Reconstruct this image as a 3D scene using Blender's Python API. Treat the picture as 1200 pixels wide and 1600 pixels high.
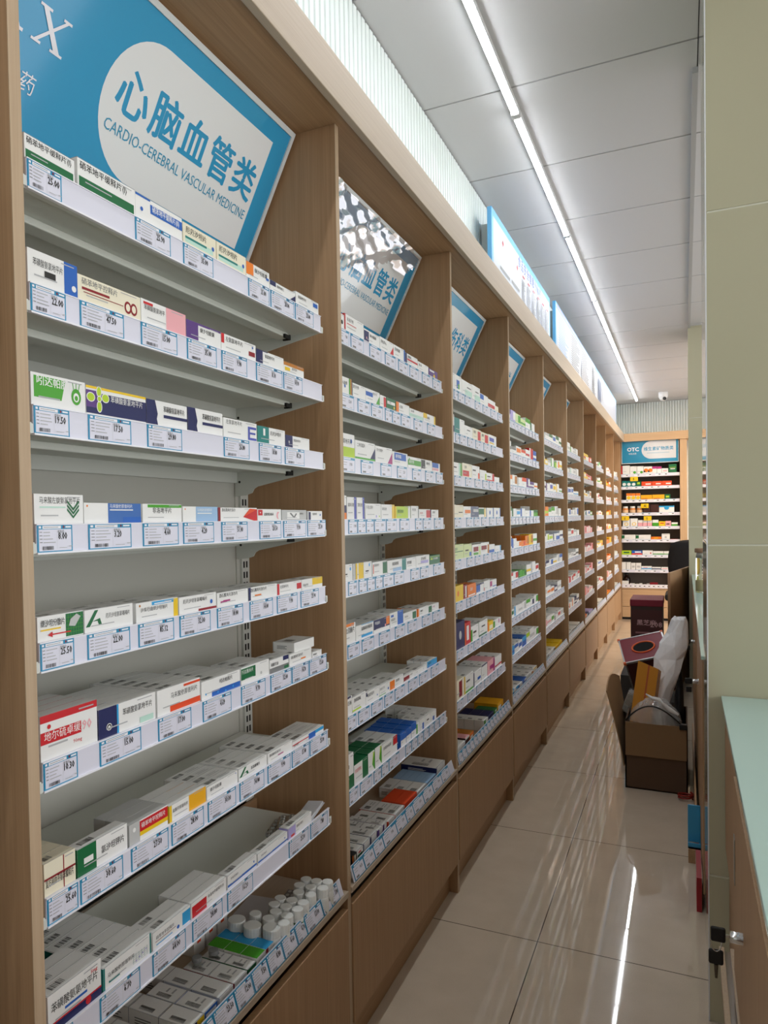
import bpy, bmesh, math, random
import numpy as np
from mathutils import Vector, Matrix
from mathutils.bvhtree import BVHTree
R = random.Random(7)
SC = bpy.context.scene
COL = SC.collection
for o in list(bpy.data.objects):
    bpy.data.objects.remove(o)

# ---------------------------------------------------------------- camera
def make_camera():
    yaw, pitch, roll = .4534, -.0248, -.0177
    cy, sy, cp, sp = math.cos(yaw), math.sin(yaw), math.cos(pitch), math.sin(pitch)
    f = Vector((-sy*cp, cy*cp, sp)); r = Vector((cy, sy, 0)); u = r.cross(f)
    cr, sr = math.cos(roll), math.sin(roll)
    r2 = cr*r + sr*u; u2 = cr*u - sr*r
    cam = bpy.data.cameras.new('camera'); co = bpy.data.objects.new('camera', cam); COL.objects.link(co)
    m = Matrix.Identity(4)
    for i in range(3):
        m[i][0] = r2[i]; m[i][1] = u2[i]; m[i][2] = -f[i]
    m.translation = (.69387, 0, 1.26864)
    co.matrix_world = m
    cam.sensor_fit = 'AUTO'; cam.sensor_width = 36; cam.lens = 1163.55/1600*36
    cam.shift_x = 97/1600; cam.shift_y = 41.5/1600
    cam.clip_start = .02; cam.clip_end = 100
    SC.camera = co
    return m
CAM = make_camera()

# ---------------------------------------------------------------- light and exposure
TUBE_STRENGTH = 12.0
WORLD_STRENGTH = .92
w = bpy.data.worlds.new('shop_ambient_fill'); SC.world = w; w.use_nodes = True
bg = w.node_tree.nodes['Background']; bg.inputs[0].default_value = (.97, .98, 1, 1); 
def world_gradient():
    # ambient fill for the unseen lit shop: brighter overhead than at counter height
    nt = w.node_tree; tc = nt.nodes.new('ShaderNodeTexCoord'); sp = nt.nodes.new('ShaderNodeSeparateXYZ'); nt.links.new(tc.outputs['Generated'], sp.inputs[0])
    mr = nt.nodes.new('ShaderNodeMapRange'); mr.inputs[1].default_value = -.05; mr.inputs[2].default_value = .45; mr.inputs[3].default_value = .75*WORLD_STRENGTH; mr.inputs[4].default_value = 1.35*WORLD_STRENGTH
    nt.links.new(sp.outputs['Z'], mr.inputs[0]); nt.links.new(mr.outputs[0], bg.inputs[1])
world_gradient()
SC.view_settings.view_transform = 'Standard'; SC.view_settings.look = 'None'
SC.view_settings.exposure = 1.5; SC.view_settings.gamma = 1.0
SC.view_settings.use_curve_mapping = False

# ---------------------------------------------------------------- colours and materials
def lin(h):
    h = h.lstrip('#'); v = [int(h[i:i+2], 16)/255 for i in (0, 2, 4)]
    return tuple(c/12.92 if c <= .04045 else ((c+.055)/1.055)**2.4 for c in v) + (1.0,)
PAL = dict(w='efefec', h='b4b5b6', j='86bcd8', O='565654', c='efe8cf', n='1a2158', b='1f62bb', B='3a6cb4', s='2fa3dd', t='08807a', g='4aa52a', G='126a3c', Z='b8d62c', y='efc81c',
           M='f0b01c', o='f0801f', r='cc1c26', R='e64d22', d='8e1522', D='3c1a14', p='f0aeb4', m='b0307c', v='5c3a82', l='b4aae0', i='4a56b0', k='20201f',
           e='c2c3c1', E='7c7d7c', q='bfe2d3', a='c07a2a', L='9dbfe0', N='58617e', Y='d6e3a8', x='d8ece8', P='e4e4f1', T='2c93bd', W='f4f4fa')
PALL = {k: lin(v) for k, v in PAL.items()}
MATS = {}
def mat(name, col, rough=.5, metal=0, spec=.5, trans=0, alpha=1, emit=0, coat=0, ior=1.45):
    if name in MATS: return MATS[name]
    m = bpy.data.materials.new(name); m.use_nodes = True
    b = m.node_tree.nodes['Principled BSDF']
    c = lin(col) if isinstance(col, str) else tuple(col) + (1,)
    b.inputs['Base Color'].default_value = c; b.inputs['Roughness'].default_value = rough
    b.inputs['Metallic'].default_value = metal; b.inputs['Specular IOR Level'].default_value = spec
    b.inputs['Transmission Weight'].default_value = trans; b.inputs['Alpha'].default_value = alpha
    b.inputs['IOR'].default_value = ior; b.inputs['Coat Weight'].default_value = coat
    if emit:
        b.inputs['Emission Color'].default_value = c; b.inputs['Emission Strength'].default_value = emit
    # slight procedural unevenness of the finish
    nt = m.node_tree; n = nt.nodes.new('ShaderNodeTexNoise'); n.inputs['Scale'].default_value = 35
    tc = nt.nodes.new('ShaderNodeTexCoord'); nt.links.new(tc.outputs['Object'], n.inputs['Vector'])
    mr = nt.nodes.new('ShaderNodeMapRange'); mr.inputs[3].default_value = max(.0, rough-.04); mr.inputs[4].default_value = min(1, rough+.04)
    nt.links.new(n.outputs['Fac'], mr.inputs[0]); nt.links.new(mr.outputs[0], b.inputs['Roughness'])
    MATS[name] = m
    return m
def print_mat(name, rough=.42, coat=0):
    m = bpy.data.materials.new(name); m.use_nodes = True; nt = m.node_tree
    b = nt.nodes['Principled BSDF']; b.inputs['Roughness'].default_value = rough; b.inputs['Coat Weight'].default_value = coat
    b.inputs['Coat Roughness'].default_value = .08
    a = nt.nodes.new('ShaderNodeAttribute'); a.attribute_name = 'Col'
    nt.links.new(a.outputs['Color'], b.inputs['Base Color'])
    return m
def wood_mat(name, axis, dark, light, rough=.5):
    """wood-grain laminate, grain along axis 0/1/2"""
    m = bpy.data.materials.new(name); m.use_nodes = True; nt = m.node_tree; b = nt.nodes['Principled BSDF']
    tc = nt.nodes.new('ShaderNodeTexCoord'); mp = nt.nodes.new('ShaderNodeMapping')
    s = [150, 150, 150]; s[axis] = 2.2
    mp.inputs['Scale'].default_value = s
    nt.links.new(tc.outputs['Object'], mp.inputs['Vector'])
    n = nt.nodes.new('ShaderNodeTexNoise'); n.inputs['Scale'].default_value = 1.0; n.inputs['Detail'].default_value = 3
    nt.links.new(mp.outputs[0], n.inputs['Vector'])
    mp2 = nt.nodes.new('ShaderNodeMapping'); s2 = [420, 420, 420]; s2[axis] = 5; mp2.inputs['Scale'].default_value = s2
    nt.links.new(tc.outputs['Object'], mp2.inputs['Vector'])
    n2 = nt.nodes.new('ShaderNodeTexNoise'); n2.inputs['Scale'].default_value = 1.0; n2.inputs['Detail'].default_value = 2
    nt.links.new(mp2.outputs[0], n2.inputs['Vector'])
    ad = nt.nodes.new('ShaderNodeMath'); ad.operation = 'ADD'; nt.links.new(n.outputs['Fac'], ad.inputs[0]); nt.links.new(n2.outputs['Fac'], ad.inputs[1])
    hf = nt.nodes.new('ShaderNodeMath'); hf.operation = 'MULTIPLY'; hf.inputs[1].default_value = .5; nt.links.new(ad.outputs[0], hf.inputs[0])
    cr = nt.nodes.new('ShaderNodeValToRGB'); cr.color_ramp.elements[0].position = .3; cr.color_ramp.elements[1].position = .7
    cr.color_ramp.elements[0].color = lin(dark); cr.color_ramp.elements[1].color = lin(light)
    nt.links.new(hf.outputs[0], cr.inputs[0]); nt.links.new(cr.outputs[0], b.inputs['Base Color'])
    b.inputs['Roughness'].default_value = rough; b.inputs['Specular IOR Level'].default_value = .35
    return m
M_PRINT = print_mat('printed_card')
M_TAG = print_mat('printed_price_tag', .3)
M_SIGN = print_mat('printed_acrylic', .12, .3)
W_V = wood_mat('wood_laminate_vertical', 2, 'a27e5b', 'b8946f')
W_H = wood_mat('wood_laminate_horizontal', 1, 'a27e5b', 'b8946f')
W_EDGE = wood_mat('wood_edge_band', 2, 'b39a7d', 'c2aa8d')
W_LIT = wood_mat('wood_lit_tone', 1, 'b6a48f', 'c2b29d', .45)  # laminate paled in its colour for the light on the fascia; ledges share it
METAL = mat('white_powder_coat', 'd6d8d0', .45)
BACK = mat('grey_back_panel', 'c6c5bb', .5)
STRIP = mat('clear_price_channel', 'd9d9ea', .22)
KNOB = mat('white_plastic', 'e4e6e8', .4)
SLOT = mat('dark_slot', '1c1c1a', .7)
BLACK = mat('black_plastic', '121214', .4)
CHROME = mat('chrome', 'd0d0d0', .15, 1)

# ---------------------------------------------------------------- mesh building
class MB:
    """collects coloured quads, boxes, tubes and lettering; build() links them as ONE mesh object"""
    def __init__(s): s.v = []; s.f = []; s.c = []; s.m = []; s.sm = []
    def face(s, pts, col=(1, 1, 1, 1), mi=0, smooth=False):
        n = len(s.v); s.v += [tuple(p) for p in pts]; s.f.append(tuple(range(n, n+len(pts)))); s.c.append(col); s.m.append(mi); s.sm.append(smooth)
    def mesh(s, vs, fs, col=(1, 1, 1, 1), mi=0, smooth=False):
        n = len(s.v); s.v += [tuple(p) for p in vs]
        for f in fs: s.f.append(tuple(i+n for i in f)); s.c.append(col); s.m.append(mi); s.sm.append(smooth)
    def box(s, a, b, col=(1, 1, 1, 1), mi=0, bev=0):
        (x0, y0, z0), (x1, y1, z1) = a, b
        if bev:
            bm = bmesh.new(); bmesh.ops.create_cube(bm, size=1)
            for v in bm.verts: v.co = Vector(((x0+x1)/2+v.co.x*(x1-x0), (y0+y1)/2+v.co.y*(y1-y0), (z0+z1)/2+v.co.z*(z1-z0)))
            bmesh.ops.bevel(bm, geom=bm.edges[:], offset=bev, segments=2, profile=.5, affect='EDGES')
            s.bm(bm, col, mi); return
        vs = [(x, y, z) for x in (x0, x1) for y in (y0, y1) for z in (z0, z1)]
        s.mesh(vs, [(0, 1, 3, 2), (4, 6, 7, 5), (0, 4, 5, 1), (2, 3, 7, 6), (0, 2, 6, 4), (1, 5, 7, 3)], col, mi)
    def bm(s, bm, col=(1, 1, 1, 1), mi=0, smooth=False):
        bm.verts.index_update(); s.mesh([v.co[:] for v in bm.verts], [tuple(v.index for v in f.verts) for f in bm.faces], col, mi, smooth); bm.free()
    def tube(s, pts, r, n=8, col=(1, 1, 1, 1), mi=0, cap=True):
        pts = [Vector(p) for p in pts]; rs = r if isinstance(r, (list, tuple)) else [r]*len(pts)
        rings = []; ref = Vector((0, 0, 1))
        for i, p in enumerate(pts):
            t = (pts[min(i+1, len(pts)-1)]-pts[max(i-1, 0)]).normalized()
            a = t.cross(ref)
            if a.length < .1: a = t.cross(Vector((1, 0, 0)))
            a.normalize(); b = t.cross(a)
            rings.append([p+rs[i]*(math.cos(2*math.pi*k/n)*a+math.sin(2*math.pi*k/n)*b) for k in range(n)])
        vs = [v for rg in rings for v in rg]; fs = []
        for i in range(len(pts)-1):
            for k in range(n):
                k2 = (k+1) % n; fs.append((i*n+k, i*n+k2, (i+1)*n+k2, (i+1)*n+k))
        s.mesh(vs, fs, col, mi, True)
        if cap:
            s.face(rings[0][::-1], col, mi); s.face(rings[-1], col, mi)
    def lathe(s, prof, n=20, at=(0, 0, 0), col=(1, 1, 1, 1), mi=0, smooth=True):
        vs = []; fs = []
        for (r, z) in prof: vs += [(at[0]+r*math.cos(2*math.pi*k/n), at[1]+r*math.sin(2*math.pi*k/n), at[2]+z) for k in range(n)]
        for i in range(len(prof)-1):
            for k in range(n): k2 = (k+1) % n; fs.append((i*n+k, i*n+k2, (i+1)*n+k2, (i+1)*n+k))
        s.mesh(vs, fs, col, mi, smooth)
        s.face([vs[k] for k in range(n)][::-1], col, mi); s.face([vs[(len(prof)-1)*n+k] for k in range(n)], col, mi)
    def xform(s, M):
        s.v = [tuple(M @ Vector(p)) for p in s.v]; return s
    def to_mesh(s, name, mats):
        me = bpy.data.meshes.new(name); me.from_pydata(s.v, [], s.f)
        for m in mats: me.materials.append(m)
        me.polygons.foreach_set('material_index', s.m); me.polygons.foreach_set('use_smooth', s.sm)
        at = me.attributes.new('Col', 'FLOAT_COLOR', 'FACE')
        at.data.foreach_set('color', [x for c in s.c for x in c])
        me.update(); return me
    def build(s, name, mats, parent=None, loc=None):
        if not isinstance(mats, (list, tuple)): mats = [mats]
        o = bpy.data.objects.new(name, s.to_mesh(name, mats)); COL.objects.link(o)
        if parent: o.parent = parent
        if loc: o.location = loc
        return o
def tag(o, label, cat, group=None):
    o['label'] = label; o['category'] = cat
    if group: o['group'] = group
    return o
def struct(o): o['kind'] = 'structure'; return o
def empty(name, loc=(0, 0, 0), rz=0):
    o = bpy.data.objects.new(name, None); COL.objects.link(o); o.location = loc; o.rotation_euler.z = rz; o.empty_display_size = .05
    return o
def copy_tree(o, parent=None):
    c = o.copy(); COL.objects.link(c); c.parent = parent
    for ch in o.children: copy_tree(ch, c)
    return c

# lettering: outlines of a text, one em high, cached
_T = {}
def glyphs(text, res=1):
    key = (text, res)
    if key in _T: return _T[key]
    cu = bpy.data.curves.new('lettering', 'FONT'); cu.body = text; cu.size = 1; cu.resolution_u = res; cu.fill_mode = 'FRONT'
    ob = bpy.data.objects.new('lettering', cu); COL.objects.link(ob)
    dg = bpy.context.evaluated_depsgraph_get(); me = bpy.data.meshes.new_from_object(ob.evaluated_get(dg))
    vs = [(v.co.x, v.co.y) for v in me.vertices]; fs = [tuple(p.vertices) for p in me.polygons]
    bpy.data.objects.remove(ob); bpy.data.curves.remove(cu); bpy.data.meshes.remove(me)
    xs = [p[0] for p in vs] or [0]; ys = [p[1] for p in vs] or [0]
    _T[key] = (vs, fs, min(xs), max(xs), min(ys), max(ys)); return _T[key]
class Face:
    """a printable rectangle in space: origin, u edge, v edge; things are printed on it a hair above the surface"""
    def __init__(s, mb, o, eu, ev, mi=0):
        s.mb = mb; s.o = Vector(o); s.W = Vector(eu).length; s.H = Vector(ev).length; s.u = Vector(eu).normalized(); s.v = Vector(ev).normalized()
        s.n = s.u.cross(s.v); s.mi = mi; s.k = 0
    def P(s, x, y): return s.o+s.u*x+s.v*y+s.n*(.00015+.00006*s.k)
    def poly(s, pts, col):
        s.k += 1; s.mb.face([s.P(x, y) for x, y in pts], col, s.mi)
    def rect(s, u0, v0, u1, v1, col):
        W, H = s.W, s.H; s.poly([(u0*W, v0*H), (u1*W, v0*H), (u1*W, v1*H), (u0*W, v1*H)], col)
    def ell(s, u, v, ru, rv, col, n=16):
        s.poly([(u*s.W+ru*math.cos(2*math.pi*k/n), v*s.H+rv*math.sin(2*math.pi*k/n)) for k in range(n)], col)
    def text(s, t, u, v, size, col, maxw=None, res=1, bold=.0, sx=1.0):
        if not t: return
        vs, fs, x0, x1, y0, y1 = glyphs(t, res)
        if not fs: return
        k = size
        kx = size*sx
        if maxw and (x1-x0)*kx > maxw: kx = maxw/(x1-x0)
        s.k += 1
        for dx, dy in (((0, 0),) if not bold else ((-bold, 0), (bold, 0), (0, bold*.7), (0, -bold*.7)) if bold > .015 else ((-bold, 0), (bold, 0))):
            s.mb.mesh([s.P(u*s.W+(x-x0+dx)*kx, v*s.H+(y+dy)*k) for x, y in vs], fs, col, s.mi); s.k += .25
    def bars(s, u0, v0, u1, v1, n, col):
        for i in range(n):
            v = v1-(i+.5)*(v1-v0)/n; h = (v1-v0)/n*.22
            s.rect(u0, v-h, u0+(u1-u0)*R.uniform(.6, 1), v+h, col)
    def barcode(s, u0, v0, u1, v1, col, n=9):
        for i in range(n):
            a = u0+(u1-u0)*i/n; s.rect(a, v0, a+(u1-u0)/n*R.choice((.3, .5, .7)), v1, col)

C = PALL
def decorate(F, st, title, lod=2):
    """prints a carton front: st is a list of marks, see the tables"""
    W, H = F.W, F.H
    blocks = []
    for tk in st.split()[1:]:
        if tk[0] == 'X':
            q = tk[1:].split(',')
            if float(q[2]) >= .97 and float(q[1]) <= .2 and float(q[3]) >= .7 and float(q[0]) > .25: blocks.append(float(q[0]))
    for tk in st.split()[1:]:
        a = tk[0]; q = tk[1:].split(',')
        if a in 'XB' and len(q) >= 4:
            if a == 'B': F.rect(0, float(q[0]), 1, float(q[1]), C[q[2][0]])
            else: F.rect(*[float(x) for x in q[:4]], C[q[4]])
        elif a == 'B': F.rect(.02, float(q[0]), .97, float(q[1]), C[q[2][0]])
        elif a == 'c': F.ell(float(q[0]), float(q[1]), float(q[2])*H, float(q[2])*H, C[q[3]])
        elif a == 'e' and len(q) == 4:
            F.ell(float(q[0]), float(q[1]), float(q[2])*H, float(q[2])*H*.9, C[q[3]])
            if q[3] == 'w' and lod > 1: F.ell(float(q[0]), float(q[1]), float(q[2])*H*.8, float(q[2])*H*.7, C['k']); F.ell(float(q[0]), float(q[1]), float(q[2])*H*.45, float(q[2])*H*.35, C['w'])
        elif a == 'p': F.rect(float(q[0]), float(q[1]), float(q[0])+.22, float(q[1])+float(q[2])*.5, C[q[3]] if len(q) > 3 else C['k'])
        elif a == 'P': u0, v0, u1, v1 = [float(x) for x in q[:4]]; F.poly([(u0*W, v0*H), ((u1-.08)*W, v0*H), (u1*W, v1*H), (u0*W, v1*H)], C[q[4]])
        elif a == 'T' and lod:
            u, v, sz = float(q[0]), float(q[1]), float(q[2])
            z_ = min(sz*1.45, .42)
            if v+z_*.9 > .97: v = .97-z_*.9
            if title: F.text(title, u, v, z_*H, C[q[3]], maxw=(min([.93]+[b_-.03 for b_ in blocks if b_ > u+.1])-u)*W if u < .7 else .26*W, res=1, bold=.012 if sz > .17 else 0)
            else: F.rect(u, v, min(u+.4, .93), v+z_*.45, C[q[3]])
        elif a == 'u' or a == 'U':
            F.rect(float(q[0]), float(q[1]), min(.96, float(q[0])+.42), float(q[1])+float(q[2])*.55, C[q[3]])
        elif a == 's': F.rect(.66, .9, .93, .93, C['h']); F.rect(.12, .30, .12+.4*R.uniform(.7, 1.2), .34, C['h'])
        elif a == 'Y': F.poly([(W*.62, H*.35), (W, 0), (W, H*.9)], C[q[0]]); F.poly([(W*.62, H*.35), (W, H*.9), (W*.8, H*.95)], C['R' if q[0] == 'r' else 'Z'])
        elif a == 'D': F.poly([(W*.68, 0), (W, 0), (W, H*.75)], C[q[0]])
        elif a == 'W':
            if q[0] == 'p': F.ell(.86, .5, .26*H, .3*H, C['p'], 20); F.ell(.9, .46, .2*H, .24*H, C['w'], 20)
            else: F.poly([(W*.2, 0), (W*.26, H*.5), (W*.2, H)] , C['n']); F.poly([(W*.2, 0), (W*.27, 0), (W*.2, H*.6)], C['n'])
        elif a == 'V':
            for uu in (.78, .88): F.ell(uu, .42, .2*H, .24*H, C['d'], 20)
            for uu in (.78, .88): F.ell(uu, .42, .12*H, .15*H, C['c'], 20)
            F.rect(.08, .4, .7, .43, C['d'])
        elif a == 'H':
            F.ell(.82, .5, .2*H, .25*H, C['g'], 18); F.ell(.82, .48, .12*H, .14*H, C['w'], 18); F.ell(.82, .46, .07*H, .08*H, C['g'], 14)
            for k in (-1, 0, 1): F.poly([((.82+.04*k)*W-.012*H, H*.68), ((.82+.04*k)*W+.012*H, H*.68), ((.82+.07*k)*W+.012*H, H*.9), ((.82+.07*k)*W-.012*H, H*.9)], C['g'])
        elif a == 'F':
            for (du, dv, ru, rv) in ((.0, .3, .1, .16), (.1, .12, .16, .13), (-.13, .08, .17, .13), (0, -.2, .1, .17), (.0, .06, .08, .08)):
                F.ell(.2+du, .55+dv, (ru+.03)*H, (rv+.03)*H, C['w']); F.ell(.2+du, .55+dv, ru*H, rv*H, C['Z'])
        elif a == 'E':
            for (u0, v0, u1, v1) in ((.72, .1, .78, .78), (.78, .66, .98, .78), (.78, .4, .95, .5), (.78, .1, .98, .22)): F.rect(u0, v0, u1, v1, C['i'])
        elif a == 'M':
            cx, cy = .78*W, .42*H
            for k, (s_) in enumerate((0, .13, .26)):
                for sg in (-1, 1): F.poly([(cx, cy-.2*H+s_*H), (cx+sg*.26*H, cy+.06*H+s_*H), (cx+sg*.26*H, cy+.14*H+s_*H), (cx, cy-.12*H+s_*H)][::sg], C['G'])
        elif a == 'Z' and len(tk) == 1:
            F.poly([(W*.3, H*.7), (W*.45, H*.3), (W*.5, H*.35), (W*.36, H*.75)], C['E']); F.poly([(W*.45, H*.3), (W*.55, H*.7), (W*.6, H*.66), (W*.5, H*.28)], C['E'])
        elif a == 'K':
            for k in range(1, 7): F.rect(.6+.4*k/7-.003, .1, .6+.4*k/7+.003, .97, C['g'])
            for k in range(1, 6): F.rect(.6, .1+.87*k/6-.006, 1, .1+.87*k/6+.006, C['g'])
            F.poly([(W*.66, H*.5), (W*.8, H*.45), (W*.93, H*.8), (W*.84, H*.92), (W*.7, H*.75)], C['e'])
        elif a == 'A': F.rect(.3, .26, .7, .31, C['r']); F.poly([(W*.3, H*.18), (W*.3, H*.4), (W*.2, H*.28)], C['r'])
        elif a == 'h':
            F.poly([(W*.02, H*.3), (W*.2, H*.95), (W*.27, H*.95), (W*.1, H*.3)], C['G']); F.poly([(W*.14, H*.5), (W*.3, H*.6), (W*.34, H*.3), (W*.28, H*.3), (W*.25, H*.5)], C['G'])
        elif a == 'N': F.text('90', .72, .42, .3*H, C['p'], bold=.02); F.text('90mg', .55, .2, .12*H, C['r'])
        elif a == 'O': F.text('5mg', .8, .78, .14*H, C['r'], bold=.01)
        elif a == 'R' and len(tk) == 2: F.rect(.1, .3, .3, .42, C[q[0]])
        elif a == 'G' and len(tk) == 1:
            for k in range(6): F.rect(.6+k*.06, .2, .604+k*.06, .6, C['t'])
            for k in range(5): F.rect(.6, .2+k*.09, .92, .206+k*.09, C['t'])
            for k in range(4): F.ell(.66+k*.07, .28+.07*k, .04*H, .04*H, C['l'])
        elif a == 'x':
            for (u, v, s_) in ((.4, .2, .07), (.6, .12, .09), (.8, .22, .08)): F.poly([(u*W-s_*H, v*H), (u*W, v*H-s_*H), (u*W+s_*H, v*H), (u*W, v*H+s_*H)], C['s'])

def carton(mb, w, h, d, st, title='', side=None, top=None, lod=2, M=None, v0=None):
    """a carton standing on its base: front on +x, centred on y, base at z=0"""
    t = MB()
    base = C[st[0]]; n0 = 0
    x0, x1, y0, y1 = -d, 0.0, -w/2, w/2
    t.box((x0, y0, 0), (x1, y1, h), base)
    v0 = max(0, min(.62, (.0275 if v0 is None else v0)/h))
    F = Face(t, (x1, y0, h*v0), (0, w, 0), (0, 0, h*(1-v0))); decorate(F, st, title, lod)
    if lod:
        # top flap: barcode and lines of small print, tuck seam
        Tp = Face(t, (x1, y0, h), (0, w, 0), (-d, 0, 0))
        if top is not None: Tp.rect(0, 0, 1, 1, C[top])
        if (st[0] in 'wceqYl' and lod > 1 and top is None) or (top == 'w' and lod > 1):
            kind = R.choice((0, 1, 1, 2)) if h > .045 else R.choice((1, 2))
            if kind: Tp.barcode(.14, .28, .40, .74, C['O'], 9)
            if kind == 2: Tp.rect(.5, .3, .85, .36, C['h']); Tp.rect(.5, .5, .8, .56, C['h'])
            Tp.rect(0, .0, 1, .03, C['h']); Tp.rect(.0, .0, .012, 1, C['h'])
        elif st[0] in 'wceqYl' and top is None: Tp.rect(.15, .3, .36, .7, C['E'])
        # the end towards the near side
        S = Face(t, (x0, y0, 0), (d, 0, 0), (0, 0, h))
        if side: S.rect(0, 0, 1, 1, C[side])
        S.rect(.0, .0, .04, 1, C['e']) if side is None else None
        if lod > 1: S.bars(.2, .3, .8, .7, 3, C['E'] if (side or st[0]) in 'wceqYl' else C['w'])
    if M is not None: t.xform(M)
    n = len(mb.v); mb.v += t.v
    mb.f += [tuple(i+n for i in f) for f in t.f]; mb.c += t.c; mb.m += t.m; mb.sm += t.sm
ORD = ['', 'first', 'second', 'third', 'fourth', 'fifth', 'sixth', 'seventh', 'eighth', 'ninth', 'tenth', 'eleventh', 'twelfth', 'thirteenth', 'fourteenth', 'fifteenth']
SHELF = ['', 'top shelf', 'second shelf', 'third shelf', 'fourth shelf', 'fifth shelf', 'sixth shelf', 'seventh shelf', 'lowest metal shelf', 'wooden ledge']
BAY = ['', 'nearest bay', 'second bay', 'third bay', 'fourth bay', 'fifth bay', 'sixth bay', 'seventh bay', 'eighth bay', 'ninth bay', 'corner bay']
ZS = [1.677, 1.528, 1.380, 1.234, 1.088, .940, .771, .596]     # undersides of the eight metal shelves
Y0 = .643; BW = .9                                            # far face of the first upright panel, bay width
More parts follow.
